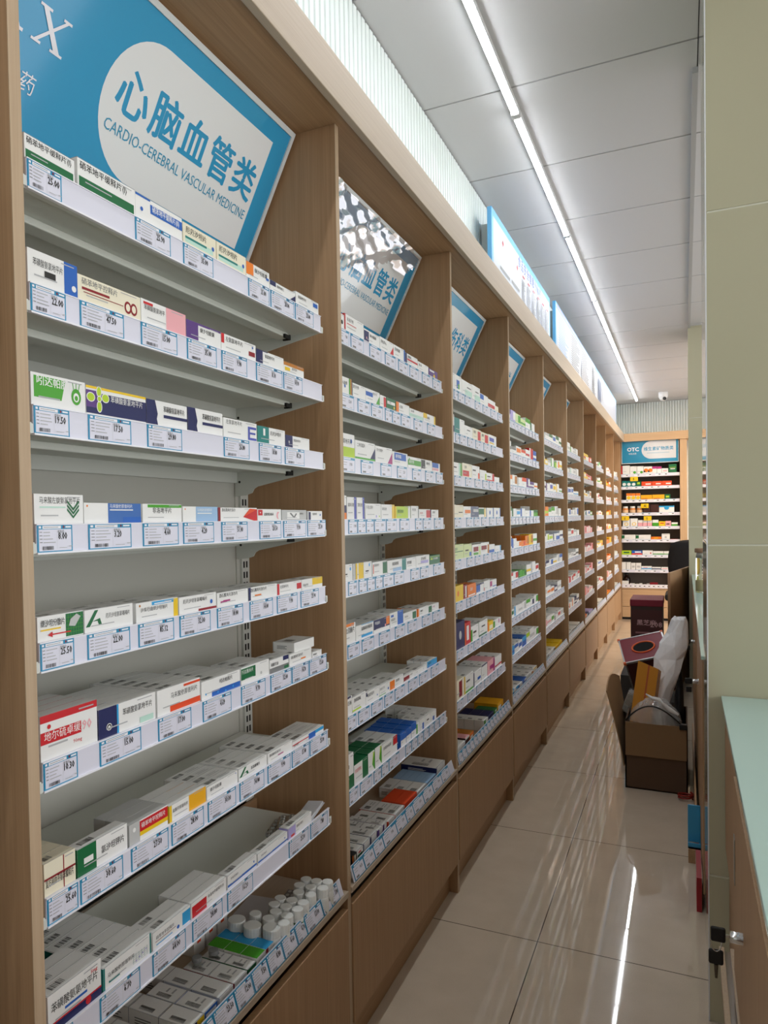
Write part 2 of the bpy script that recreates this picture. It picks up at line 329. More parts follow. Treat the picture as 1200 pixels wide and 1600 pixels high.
BOXES=[
(1, 1, 0.655, 0.7475, 0.06, 'w B.08,.44,G1 S T.04,.7,.2,k s', '硝苯地平缓释片(I)', 1, 'white box with a wide green lower band'),
(1, 1, 0.753, 0.8675, 0.068, 'w B.08,.44,G1 T.04,.7,.2,k s', '硝苯地平缓释片(I)', 1, 'second white box with wide green band'),
(1, 1, 0.868, 0.9795, 0.067, 'w X0,.93,.3,1,b X.3,.5,1,.84,b Lb T.34,.6,.2,w c.12,.5,.08,b', '硝苯地平缓释片(II)', 1, 'white box with blue title bar'),
(1, 1, 0.982, 1.0745, 0.064, 'c X.06,.2,.9,.45,q X.06,.36,.7,.46,t T.08,.62,.22,k c.9,.5,.1,b', '厄贝沙坦片', 1, 'off-white box with teal gradient stripe'),
(1, 1, 1.077, 1.1705, 0.064, 'c X.06,.2,.9,.45,q X.06,.36,.7,.46,t T.08,.62,.22,k c.9,.5,.1,b', '厄贝沙坦片', 1, 'matching off-white box with teal stripe'),
(1, 1, 1.172, 1.2555, 0.06, 'w X0,.3,.3,1,o T.35,.6,.2,k s X.85,.5,.97,.65,b', '缬沙坦胶囊', 1, 'white box with orange left end'),
(1, 1, 1.258, 1.3615, 0.05, 'w X0,.6,.22,1,n T.26,.62,.18,k s Dn', '瑞舒伐他汀', 1, 'white box with navy left corner'),
(1, 1, 1.364, 1.4725, 0.056, 'w T.1,.6,.18,k s X.75,.55,.95,.85,b', '氨氯地平片', 1, 'white box with small blue square mark'),
(1, 2, 0.638, 0.7475, 0.072, 'w X.72,0,1,1,b T.1,.6,.16,k s c.92,.3,.09,w p.32,.34,.35', '苯磺酸氨氯地平片', 1, 'white box with broad blue right end'),
(1, 2, 0.748, 0.8735, 0.064, 'c T.06,.7,.19,E U.06,.5,.17,d V s', '硝苯地平控释片', 1, 'cream box with dark red twisted loop mark'),
(1, 2, 0.875, 0.9835, 0.065, 'w X.54,0,1,1,p X.05,.82,.25,.92,r T.06,.62,.16,k s', '苯磺酸氨氯地平', 1, 'white box with pale pink right half'),
(1, 2, 0.985, 1.0835, 0.06, 'w X0,0,.33,1,v X.33,.9,1,1,v T.38,.6,.18,k s', '缬沙坦胶囊', 1, 'purple and white box'),
(1, 2, 1.085, 1.1995, 0.06, 'w X0,.5,.08,1,r T.12,.66,.2,k s X.78,.3,.97,.55,d c.9,.8,.07,b', '左氨氯地平片', 1, 'white box with red square at corner'),
(1, 2, 1.202, 1.3065, 0.056, 'w X0,0,.22,1,n X.22,.95,.4,1,n T.3,.6,.18,k s', '氨氯地平片', 1, 'white box with dark navy left end'),
(1, 2, 1.307, 1.3935, 0.052, 'w X0,.72,1,1,a X.05,.3,.3,.6,y T.4,.5,.16,k s', '氯沙坦片', 1, 'white box with brown-orange top band'),
(1, 3, 0.645, 0.7565, 0.07, 'w P.05,.3,.62,.92,g T.1,.74,.22,w H s', '吲达帕胺片', 1, 'white box with green slanted panel'),
(1, 3, 0.758, 0.8805, 0.068, 'w X0,.92,1,1,y X0,.1,1,.8,n X0,.3,.2,.86,v F T.38,.58,.17,w', '苯磺酸氨氯地平片', 1, 'navy box with five yellow-green petals'),
(1, 3, 0.882, 0.9815, 0.067, 'w X0,0,.2,1,n W T.4,.62,.18,k X.4,.38,1,.5,n', '苯磺酸氨氯地平片', 1, 'white box with curved navy left end'),
(1, 3, 0.984, 1.0835, 0.068, 'w X0,0,.2,1,n W T.4,.62,.18,k X.4,.38,1,.5,n', '苯磺酸氨氯地平片', 1, 'matching white box with curved navy end'),
(1, 3, 1.086, 1.1975, 0.063, 'w T.08,.74,.17,k s E', '左氨氯地平片', 1, 'white box with large indigo letter mark'),
(1, 3, 1.2, 1.3065, 0.061, 'w X0,0,.4,1,t X.2,.5,.27,.9,w T.45,.6,.18,k s', '厄贝沙坦片', 1, 'teal and white box'),
(1, 3, 1.309, 1.4135, 0.054, 'w X0,0,.28,1,n e.14,.5,.11,w T.32,.6,.16,k s', '氨氯地平片', 1, 'white box with navy end and oval mark'),
(1, 4, 0.64, 0.7475, 0.067, 'w T.1,.72,.16,k X.1,.56,.62,.61,q s M', '马来酸左旋氨氯地平片', 1, 'tall white box with green chevron mark'),
(1, 4, 0.749, 0.8635, 0.057, 'w X.4,0,1,1,B T.43,.8,.14,w u.43,.66,.1,w X.66,0,1,.35,b c.05,.86,.05,o', '马来酸依那普利片', 1, 'white box with blue printed right half'),
(1, 4, 0.868, 0.9615, 0.057, 'w X.12,.82,1,.97,g T.24,.56,.22,k s', '非洛地平片', 1, 'white box with green band along its top'),
(1, 4, 0.965, 1.0625, 0.054, 'w X.36,0,1,1,L T.4,.72,.14,w u.4,.56,.1,w c.06,.84,.05,o', '马来酸依那普利片', 1, 'white box with pale blue right half'),
(1, 4, 1.065, 1.1925, 0.053, 'w X0,0,.05,1,d T.08,.8,.17,k s Yr', '酒石酸美托洛尔', 1, 'white box with red faceted right corner'),
(1, 4, 1.195, 1.2845, 0.051, 'w X.02,.5,.2,.95,r c.11,.72,.06,w T.26,.5,.18,k Wp', '盐酸维拉帕米', 1, 'white box with small crimson square'),
(1, 4, 1.288, 1.3935, 0.05, 'e X.2,.2,.7,.8,w Z T.72,.6,.12,k s', '普萘洛尔', 1, 'grey and white box with zigzag mark'),
(1, 4, 1.398, 1.4895, 0.048, 'e X.1,0,1,1,w X.1,.1,.22,.9,n T.35,.6,.18,k c.86,.6,.12,b', '氨氯地平', 1, 'small white box with navy stripe'),
(1, 5, 0.639, 0.7425, 0.061, 'w X.6,.1,1,.97,G K T.06,.62,.2,k u.06,.46,.1,y A', '缬沙坦分散片', 2, 'white box with green grid and red arrow'),
(1, 5, 0.745, 0.8405, 0.06, 'w h T.42,.56,.16,k s', '厄贝沙坦氢氯噻嗪片', 2, 'white box with dark green swoosh'),
(1, 5, 0.848, 0.9465, 0.058, 'w X.36,.8,1,.97,s U.42,.83,.1,w X.89,0,1,.97,y T.1,.56,.16,k s c.08,.86,.06,a', '沙库巴曲缬沙坦钠片', 3, 'white box with blue bar and yellow end'),
(1, 5, 0.95, 1.0525, 0.056, 'w T.1,.64,.18,k s c.86,.5,.13,b X.5,.05,1,.2,d', '厄贝沙坦氢氯噻嗪片', 3, 'white box with round blue emblem'),
(1, 5, 1.056, 1.1555, 0.053, 'w T.06,.7,.2,k p.18,.36,.22,m Rm s', '酒石酸美托洛尔片', 3, 'white box with magenta dose tag'),
(1, 5, 1.158, 1.2625, 0.053, 'w X.86,0,1,1,w T.06,.68,.2,k p.2,.34,.2,o s X0,0,.06,1,n', '酒石酸美托洛尔片', 3, 'white box with orange dose tag'),
(1, 5, 1.264, 1.3645, 0.051, 'w X0,0,.08,1,r T.12,.6,.2,k X.8,.3,1,.8,r s', '尼莫地平片', 2, 'white box with orange-red left edge'),
(1, 5, 1.367, 1.4645, 0.051, 'w X.5,.4,1,1,y T.06,.4,.18,k s', '利血平片', 2, 'white and yellow box'),
(1, 6, 0.63, 0.7635, 0.086, 'w X0,.84,1,1,r X0,.38,.7,.64,r T.06,.45,.15,w N s c.14,.74,.05,r', '地尔硫卓缓释片', 4, 'large white box with red title band'),
(1, 6, 0.766, 0.8865, 0.07, 'w X0,0,.3,1,n e.17,.36,.13,w X.3,0,.33,1,s T.4,.58,.17,k s X.7,.1,.95,.3,q', '苯磺酸氨氯地平片', 5, 'white box with navy end and round seal'),
(1, 6, 0.891, 1.0005, 0.069, 'w T.3,.58,.16,k s X.28,.08,1,.3,R Q X.6,.86,1,.95,R', '马来酸依那普利片', 6, 'white box with orange-red lower bar'),
(1, 6, 1.005, 1.1225, 0.059, 'w X.25,0,1,.36,b T.45,.64,.18,k s c.1,.3,.06,s x', '吲达帕胺片', 5, 'white box with blue lower panel'),
(1, 6, 1.127, 1.2255, 0.06, 'w X0,.3,.5,.92,G T.02,.64,.17,w s e.7,.36,.1,e', '托拉塞米片', 3, 'white box with green square panel'),
(1, 6, 1.229, 1.3035, 0.055, 'w X0,0,1,.42,E X.7,.7,1,1,n X.75,0,1,.3,G T.06,.56,.18,k', '硝酸甘油', 2, 'white and grey box with navy corner'),
(1, 6, 1.308, 1.4055, 0.053, 'w T.06,.62,.18,k p.5,.32,.22,o s', '酒石酸美托洛尔片', 2, 'white box with orange pill tag'),
(1, 6, 1.41, 1.4545, 0.041, 'w T.1,.5,.2,k s', '螺内酯片', 1, 'narrow white box'),
(1, 7, 0.629, 0.7175, 0.071, 'c X0,.5,1,.56,d X.6,.0,.63,1,d T.04,.3,.18,k s', '复方利血平氨苯蝶啶片', 3, 'off-white box with dark red cross lines'),
(1, 7, 0.721, 0.8175, 0.066, 'w X0,0,.36,1,G X.12,.4,.3,.6,w T.46,.44,.2,k s', '氯沙坦钾片', 1, 'white box with dark green left end'),
(1, 7, 0.822, 0.9095, 0.06, 'e X.26,.0,1,1,w X.26,.46,1,.94,r X.26,.28,1,.46,y T.3,.62,.18,w Q c.12,.7,.1,w', '硝苯地平控释片', 3, 'grey box with red and yellow bands'),
(1, 7, 0.914, 1.0105, 0.055, 'w X.52,0,1,1,M X0,0,.06,1,y T.08,.56,.16,k s', '盐酸贝那普利片', 3, 'white box with amber right half'),
(1, 7, 1.014, 1.1075, 0.051, 'w T.1,.6,.2,k s c.94,.86,.05,b', '缬沙坦胶囊', 4, 'plain white box with thin grey title'),
(1, 7, 1.112, 1.2105, 0.05, 'w h T.42,.5,.2,k s', '氢氯噻嗪片', 4, 'white box with small green swoosh'),
(1, 7, 1.215, 1.3125, 0.049, 'w T.06,.62,.18,k p.4,.32,.2,m s', '酒石酸美托洛尔片', 5, 'white box with crimson pill tag'),
(1, 7, 1.314, 1.4575, 0.043, 'w X.0,.5,.5,.62,r X.5,.1,.72,.9,b X.72,.5,1,.9,s T.04,.3,.18,k s', '厄贝沙坦片', 3, 'white box with red line and blue block'),
(1, 8, 0.624, 0.7585, 0.079, 'w T.06,.55,.18,k u.3,.4,.12,b X0,.24,1,.28,r X0,0,1,.24,n c.74,.16,.1,r O s', '苯磺酸氨氯地平片', 3, 'white box with navy base and red dot'),
(1, 8, 0.763, 0.8635, 0.06, 'w X0,0,.03,1,t X.97,0,1,1,t T.08,.5,.15,k p.1,.24,.2,t s G', '马来酸依那普利片', 9, 'white box with teal ends and grid picture'),
(1, 8, 0.868, 0.9605, 0.055, 'w T.08,.54,.16,k X.06,.42,.6,.45,d X.78,.14,1,.86,s e.66,.3,.12,b u.08,.22,.1,s', '硝苯地平控释片', 2, 'white box with sky blue right end'),
(1, 8, 0.964, 1.0645, 0.054, 'w X.02,.05,.42,.78,r T.46,.58,.16,k s', '非洛地平缓释片(II)', 3, 'white box with solid red square'),
(1, 8, 1.07, 1.1665, 0.052, 'w X0,.18,1,.34,b c.9,.58,.08,b T.1,.6,.14,k s', '依帕司他片', 1, 'long white box with blue line'),
(1, 8, 1.172, 1.2855, 0.048, 'w X0,.18,1,.34,b c.9,.58,.08,b T.1,.6,.14,k s', '依帕司他片', 1, 'second long white box with blue line'),
(1, 8, 1.29, 1.3915, 0.05, 'w X0,0,.3,1,l T.34,.6,.18,k X.1,.08,.25,.3,r s', '替米沙坦片', 1, 'lilac and white box'),
(2, 1, 1.539, 1.6055, 0.064, 'w e.7,.5,.16,k s', '', 1, 'white box with black ring mark'),
(2, 1, 1.608, 1.7235, 0.07, 'w X0,0,.05,1,r T.12,.66,.16,k X.12,.5,.6,.54,r s', '非诺贝特', 1, 'white box with thin red line'),
(2, 1, 1.726, 1.8305, 0.061, 'w X0,.1,.3,.9,n c.16,.4,.08,p T.36,.6,.18,k s', '通心络胶囊', 1, 'white box with navy picture panel'),
(2, 1, 1.834, 1.9335, 0.064, 'w T.06,.6,.2,k s Dr', '参松养心', 1, 'white box with red corner wedge'),
(2, 1, 1.936, 2.0265, 0.064, 'w T.1,.6,.2,k s X.9,0,1,1,b', '芪参胶囊', 1, 'white box with blue right edge'),
(2, 1, 2.03, 2.1395, 0.06, 'w X0,0,.14,1,n X.16,.44,1,.6,r T.2,.68,.18,k s', '速效救心', 1, 'white box with navy edge and red bar'),
(2, 1, 2.143, 2.2435, 0.056, 'w T.1,.6,.2,k s', '脑心通', 1, 'small plain white box'),
(2, 1, 2.248, 2.3395, 0.054, 'v c.6,.2,.36,y X.1,.7,.6,.9,w', '', 1, 'purple box with yellow disc'),
(2, 2, 1.533, 1.6425, 0.069, 'w X.8,0,.9,1,g X.9,0,1,1,a c.5,.5,.1,b T.06,.6,.16,k', '地奥心血康', 1, 'white box with green and brown edges'),
(2, 2, 1.644, 1.7295, 0.063, 'w T.08,.68,.18,k s X0,0,.06,1,E', '复方丹参', 1, 'white box with grey left edge'),
(2, 2, 1.731, 1.8245, 0.063, 'w X0,.5,.5,.8,b Dg s T.5,.7,.14,k', '银杏叶片', 1, 'white box with blue wedge, green swirl'),
(2, 2, 1.828, 1.8715, 0.06, 'w X.6,.0,1,.9,r s', '', 1, 'narrow white box with red streak'),
(2, 2, 1.874, 1.9465, 0.06, 'G X.1,.5,.9,.75,w T.14,.55,.2,k e.8,.3,.14,y', '三七片', 1, 'dark green box with white title'),
(2, 2, 1.951, 2.0585, 0.059, 'w X0,0,.18,1,o T.24,.56,.2,k s', '心宝丸', 1, 'white box with orange left end'),
(2, 2, 2.061, 2.1835, 0.055, 'q X0,.5,1,1,w T.1,.66,.18,k s', '稳心颗粒', 1, 'pale green gradient box'),
(2, 2, 2.188, 2.3085, 0.057, 'w X0,.5,.3,1,y X.88,0,1,1,y T.3,.5,.2,k s', '血塞通', 1, 'white box with yellow edges'),
(2, 3, 1.528, 1.6545, 0.085, 'w X0,0,1,.46,Z e.78,.72,.1,b T.1,.6,.16,k', '尼莫地平片', 1, 'white box with lime green lower half'),
(2, 3, 1.658, 1.7865, 0.075, 'w T.1,.7,.15,k s Dn X0,0,1,.16,g', '二甲双胍片', 1, 'white box with navy wedge and green base'),
(2, 3, 1.79, 1.9115, 0.072, 'w T.08,.7,.14,k s Dm', '阿卡波糖片', 1, 'white box with magenta corner'),
(2, 3, 1.914, 2.0365, 0.067, 'w X.12,.45,.9,.95,b T.2,.6,.2,w s', '格列美脲', 1, 'white box with blue square panel'),
(2, 3, 2.041, 2.1575, 0.062, 'w X0,.3,1,.75,g T.08,.45,.22,w s c.1,.8,.1,g', '格列齐特', 1, 'white box with green band'),
(2, 3, 2.162, 2.2665, 0.062, 'w X0,.2,.35,.95,k T.45,.6,.18,k s', '瑞格列奈', 1, 'white box with dark striped end'),
(2, 3, 2.271, 2.3515, 0.058, 'w X0,.5,.8,1,b X0,.2,.8,.45,p s', '', 1, 'white box with blue and pink blocks'),
(2, 4, 1.577, 1.6005, 0.085, 'n X0,.6,1,1,w X0,0,1,.3,o s', '', 1, 'navy box with orange base'),
(2, 4, 1.604, 1.6595, 0.082, 'w X.76,0,1,1,i T.1,.6,.12,k s', '蒙脱石散', 1, 'tall white box with indigo edge'),
(2, 4, 1.663, 1.7095, 0.082, 'w X.76,0,1,1,i T.1,.6,.12,k s', '蒙脱石散', 1, 'second tall white box with indigo edge'),
(2, 4, 1.716, 1.8205, 0.068, 'w T.06,.68,.16,E s e.7,.2,.1,l e.9,.2,.07,Z', '多潘立酮片', 1, 'white box with lilac and green blobs'),
(2, 4, 1.824, 1.9235, 0.067, 'w X.8,0,1,1,y T.06,.62,.15,E s', '奥美拉唑', 1, 'white box with yellow right edge'),
(2, 4, 1.928, 2.0525, 0.063, 'Z X0,0,.08,1,y X.85,0,1,1,w T.16,.5,.2,G s', '健胃消食片', 1, 'yellow-green box'),
(2, 4, 2.061, 2.1305, 0.065, 'w X.9,0,1,1,E T.12,.62,.16,k s', '泮托拉唑', 1, 'white box with small title'),
(2, 4, 2.132, 2.2425, 0.056, 'w X.64,.1,1,.9,r T.1,.5,.16,r s', '雷贝拉唑', 1, 'white box with red right panel'),
(2, 4, 2.246, 2.3275, 0.055, 'w X0,0,.08,1,n T.25,.6,.18,k s', '法莫替丁', 1, 'white box with thin navy edge'),
(2, 5, 1.57, 1.6295, 0.069, 'w T.1,.4,.12,k c.8,.72,.1,s s', '', 1, 'white box with blue dot'),
(2, 5, 1.632, 1.6485, 0.068, 'e s', '', 1, 'slim grey box'),
(2, 5, 1.65, 1.6975, 0.068, 'w X.35,0,1,1,y X0,0,.2,1,y s', '', 1, 'yellow and white upright box'),
(2, 5, 1.7, 1.7515, 0.068, 'w c.7,.8,.1,s s T.2,.4,.12,k', '', 1, 'white upright box with blue dot'),
(2, 5, 1.757, 1.8595, 0.064, 'w X.7,.1,1,.95,G T.1,.7,.14,k X.04,.2,.08,.85,R s', '铝碳酸镁片', 2, 'white box with dark green panel'),
(2, 5, 1.864, 2.0095, 0.062, 'w X.78,0,1,1,t X.28,.1,.74,.38,L T.24,.6,.2,k s', '果胶铋胶囊', 2, 'white box with teal right end'),
(2, 5, 2.013, 2.0975, 0.061, 'w T.08,.5,.2,k s', '替普瑞酮', 2, 'white box with plain black title'),
(2, 5, 2.1, 2.2265, 0.062, 'w T.36,.62,.2,k X.34,.3,.9,.55,l s', '莫沙必利片', 2, 'white box with lilac block'),
(2, 5, 2.23, 2.3375, 0.057, 'G X.05,.82,.95,.86,Z X.08,.55,.3,.72,Z T.36,.54,.18,w', '复方谷氨酰胺', 2, 'dark green box with pale frame'),
(2, 6, 1.56, 1.6415, 0.076, 'w X0,.86,.9,1,o T.04,.56,.22,k s', '养血清脑片', 3, 'white box with orange top strip'),
(2, 6, 1.645, 1.7555, 0.064, 'w X.3,.12,.95,.3,s X.3,.96,1,1,s T.3,.62,.18,k s', '盐酸氟桂利嗪胶囊', 3, 'white box with sky blue bar'),
(2, 6, 1.759, 1.8725, 0.063, 'w X0,.3,1,1,n X.78,.4,1,1,o e.72,.4,.12,p T.08,.66,.18,w s', '甲钴胺片', 3, 'navy and orange picture box'),
(2, 6, 1.877, 1.9795, 0.067, 'w X.56,0,1,1,b T.06,.44,.15,k X.06,.7,.26,.86,b s', '谷维素片', 3, 'white box with royal blue end'),
(2, 6, 1.982, 2.0975, 0.054, 'w X.68,.1,.96,.85,G T.1,.5,.18,E s', '维生素B6', 3, 'white box with green right panel'),
(2, 6, 2.11, 2.2095, 0.053, 'w X0,0,.1,1,o T.2,.55,.18,k s', '天麻素片', 3, 'white box with orange left strip'),
(2, 6, 2.213, 2.3185, 0.051, 'w X0,.1,.3,.9,G T.36,.56,.18,m s', '七叶皂苷', 2, 'white box with dark green left panel'),
(2, 7, 1.552, 1.6135, 0.073, 'w X0,.9,.9,1,n T.1,.56,.18,k s', '阿司匹林', 4, 'white box with purple top corner'),
(2, 7, 1.616, 1.6975, 0.066, 'w T.14,.66,.18,k X0,.1,.64,.2,Z s', '胞磷胆碱', 5, 'white box with lime lower bar'),
(2, 7, 1.7, 1.7885, 0.06, 'w X.02,.66,.1,.96,n T.1,.6,.2,k e.86,.36,.08,b s', '吡拉西坦片', 4, 'white box with tall blue mark'),
(2, 7, 1.791, 1.8655, 0.057, 'w T.06,.6,.16,k X0,.1,.6,.16,g e.86,.4,.14,b s', '倍他司汀片', 4, 'white box with round blue badge'),
(2, 7, 1.868, 1.9745, 0.055, 'w X0,.1,.34,.92,o T.42,.6,.2,k s', '血栓通片', 3, 'white box with amber square'),
(2, 7, 1.978, 2.0725, 0.046, 'w X0,.2,.5,.8,d T.6,.6,.16,k s', '银丹胶囊', 2, 'white box with dark red splash'),
(2, 7, 2.076, 2.1855, 0.043, 'w T.1,.56,.16,E e.7,.6,.1,b s', '脉血康', 2, 'white box with faint title'),
(2, 7, 2.19, 2.2895, 0.048, 'w X0,0,1,1,s T.1,.56,.2,n X0,0,1,.2,b s', '藻酸双酯钠', 3, 'sky blue box'),
(2, 8, 1.554, 1.6175, 0.112, 'w X0,0,1,.4,G T.1,.6,.16,k s', '', 1, 'white box with dark green base'),
(2, 8, 1.62, 1.7055, 0.076, 'w X.6,0,1,1,G T.06,.6,.14,r s', '感冒颗粒', 2, 'green-topped white and green box'),
(2, 8, 1.708, 1.7505, 0.079, 'w Yg s', '', 2, 'green-topped box with green wedge'),
(2, 8, 1.754, 1.7995, 0.08, 'w Yg s', '', 2, 'second green-topped box with green wedge'),
(2, 8, 1.802, 1.9165, 0.074, 'w X.72,.5,1,1,r X.66,.5,.72,1,q T.1,.66,.14,k s', '阿莫西林胶囊', 3, 'white box with red and teal corner'),
(2, 8, 1.946, 1.9905, 0.064, 'w X0,.5,1,1,b s', '', 3, 'cube box with blue top'),
(2, 8, 1.993, 2.0335, 0.066, 'w X0,.5,1,1,b s', '', 3, 'second cube box with blue top'),
(2, 8, 2.036, 2.0795, 0.069, 'w X0,.5,1,1,b s', '', 3, 'third cube box with blue top'),
(2, 8, 2.082, 2.1115, 0.058, 'w X0,0,.3,1,g s', '', 2, 'narrow white box with green edge'),
(2, 8, 2.115, 2.1655, 0.063, 'w s X.4,0,.7,.6,b', '', 2, 'white box with blue stripe'),
(2, 8, 2.169, 2.2185, 0.061, 'w T.2,.5,.2,k s', '', 3, 'plain white square box'),
(2, 8, 2.223, 2.2755, 0.06, 'w s X.3,.1,.6,.5,b', '', 5, 'white box with dark flap lines'),
(3, 1, 2.488, 2.5335, 0.085, 'w s', '', 1, 'tall white box'),
(3, 1, 2.536, 2.6285, 0.085, 'w X.3,.2,.7,.72,b X.5,.2,.7,.5,g s', '', 1, 'tall white box with blue-green picture'),
(3, 1, 2.631, 2.7735, 0.082, 'w X.3,.1,1,.45,q T.5,.6,.1,k s', '', 1, 'white box with mint band'),
(3, 1, 2.776, 2.8955, 0.085, 'w X.3,.1,1,.45,q T.4,.6,.1,k s', '', 1, 'second white box with mint band'),
(3, 1, 2.897, 3.0265, 0.071, 'w X0,.5,.45,.95,b s', '', 1, 'white box with blue corner'),
(3, 1, 3.029, 3.1565, 0.067, 'w X0,.2,.9,.55,r s', '', 1, 'white box with red band'),
(3, 1, 3.158, 3.2125, 0.055, 'c s', '', 1, 'small cream box'),
(3, 2, 2.5, 2.5265, 0.091, 'w X0,0,1,.4,n s', '', 1, 'white box with navy base'),
(3, 2, 2.529, 2.6605, 0.084, 'w X0,0,.5,1,t s', '', 1, 'tall teal and white box'),
(3, 2, 2.661, 2.7745, 0.07, 'w T.3,.6,.12,k s', '', 1, 'white box with grey print'),
(3, 2, 2.777, 2.9025, 0.072, 'c X.6,.1,.95,.85,r T.1,.6,.2,k s', '骨刺片', 1, 'cream box with red figure'),
(3, 2, 2.904, 3.0255, 0.07, 'c X.5,.1,.95,.85,r T.1,.6,.2,k s', '骨刺片', 1, 'second cream box with red figure'),
(3, 2, 3.03, 3.1665, 0.072, 'w X.1,.4,.7,.75,i X.1,.2,.7,.3,y s', '', 1, 'white box with indigo square'),
(3, 3, 2.483, 2.6155, 0.075, 'w X.7,0,1,1,q X.86,0,1,1,g s T.1,.6,.14,k', '', 1, 'white box with green curve'),
(3, 3, 2.625, 2.7565, 0.079, 'c X.05,.1,.7,.5,r e.78,.4,.14,w T.2,.66,.16,k s', '壮骨片', 1, 'cream box with red block'),
(3, 3, 2.759, 2.8725, 0.078, 'w X.8,0,1,.5,R T.1,.6,.16,k s', '', 1, 'white box with orange wedge'),
(3, 3, 2.88, 2.9835, 0.068, 'w X.8,0,1,.7,Z s', '', 1, 'white box with lime edge'),
(3, 3, 2.985, 3.1205, 0.062, 'w X.75,0,1,1,r X0,0,1,.2,r s T.1,.5,.2,k', '', 1, 'white box with red frame'),
(3, 3, 3.123, 3.2155, 0.051, 'w s', '', 1, 'short white box'),
(3, 4, 2.476, 2.6295, 0.073, 'c X0,.6,.2,.8,q s T.6,.4,.1,k', '', 1, 'pale yellow-green box'),
(3, 4, 2.632, 2.7345, 0.069, 'w X.2,.4,.95,.7,o s', '', 1, 'white box with orange bar'),
(3, 4, 2.737, 2.8515, 0.07, 'N X.3,.5,.95,.75,e s', '', 1, 'slate blue box'),
(3, 4, 2.855, 2.9725, 0.066, 'w X0,.3,.7,.9,G X.75,0,.9,1,y s', '', 1, 'green and yellow box'),
(3, 4, 2.986, 3.1005, 0.066, 'w e.45,.5,.26,b X.9,0,1,1,b', '', 1, 'white box with blue oval'),
(3, 4, 3.108, 3.2285, 0.067, 'w e.45,.5,.26,b X.9,0,1,1,b', '', 1, 'second white box with blue oval'),
(3, 5, 2.469, 2.6265, 0.08, 'Y X.2,.5,.95,.55,G T.2,.62,.16,G s', '颈复康片', 2, 'pale green box with dark title'),
(3, 5, 2.629, 2.7405, 0.077, 'Y X.7,.1,.95,.4,b T.2,.5,.16,k s', '', 2, 'pale green box with blue corner'),
(3, 5, 2.747, 2.8795, 0.071, 'w X.15,.4,.7,.8,d X.15,.1,.7,.3,g X.75,0,.95,.8,Y s', '', 3, 'white box with crimson panel'),
(3, 5, 2.882, 3.0145, 0.074, 'w X.05,.4,.7,.75,d X.8,0,1,.8,a s', '', 3, 'white box with crimson panel and brown edge'),
(3, 5, 3.017, 3.1145, 0.062, 'w X0,0,.9,.4,b s', '', 1, 'white box with blue swoosh'),
(3, 5, 3.119, 3.2315, 0.053, 'w X.85,0,1,1,s s', '', 1, 'white box with pale blue edge'),
(3, 6, 2.482, 2.6155, 0.084, 'y e.5,.5,.2,o X0,0,.1,1,o', '', 2, 'amber box with looping mark'),
(3, 6, 2.618, 2.6695, 0.079, 'd X.5,.1,.8,.9,w s', '', 2, 'dark red box'),
(3, 6, 2.674, 2.7945, 0.075, 'o T.3,.5,.2,w X.1,.1,.9,.2,w', '活血片', 2, 'orange box'),
(3, 6, 2.803, 2.9175, 0.067, 'w X0,.2,.5,.9,b X0,.85,1,1,n s', '', 3, 'white box with blue panel'),
(3, 6, 2.921, 3.0215, 0.068, 'w s X0,.1,.1,.4,r', '', 3, 'white box with small red mark'),
(3, 6, 3.026, 3.1405, 0.063, 'w X0,.3,.3,.9,m X.4,.2,1,.3,b s', '', 2, 'white box with plum square'),
(3, 7, 2.484, 2.6275, 0.124, 'n c.6,.5,.16,e', '', 3, 'tall navy blue box'),
(3, 7, 2.631, 2.7095, 0.109, 'r X.3,.2,.7,.85,w X0,0,.1,1,o', '', 2, 'tall red box with white lettering'),
(3, 7, 2.713, 2.8295, 0.084, 'w X0,0,.2,.8,g T.3,.5,.2,k s', '', 4, 'white box with green wave'),
(3, 7, 2.835, 2.9715, 0.085, 'w X0,0,.9,.14,G s T.3,.6,.14,k', '', 4, 'white box with green lower line'),
(3, 7, 2.976, 3.0695, 0.067, 'y X.3,.2,.9,.6,c X0,0,.2,1,o', '', 3, 'yellow box'),
(3, 7, 3.075, 3.2135, 0.061, 'w X0,.1,.2,.9,g X.7,.4,.8,.9,m s', '', 3, 'white box with green edge'),
(3, 8, 2.475, 2.6115, 0.097, 'c X.5,.1,.8,.9,d s', '', 3, 'cream box with dark red stripe'),
(3, 8, 2.617, 2.7395, 0.093, 'w X0,0,1,.14,g X0,0,.08,1,y T.2,.6,.14,k s', '', 4, 'white box with green base line'),
(3, 8, 2.744, 2.8625, 0.082, 'w X0,.0,.1,1,n X.5,.3,.9,.5,b s', '', 3, 'white box with blue lettering'),
(3, 8, 2.868, 2.9595, 0.087, 'w X0,.9,1,1,n s', '', 3, 'white box with navy top'),
(3, 8, 2.965, 3.0875, 0.084, 'p X.3,.3,.8,.6,m X.8,0,1,1,m s', '', 3, 'pink box'),
(3, 8, 3.094, 3.2165, 0.078, 'w X0,.2,1,.34,r s', '', 3, 'white box with red line'),
]
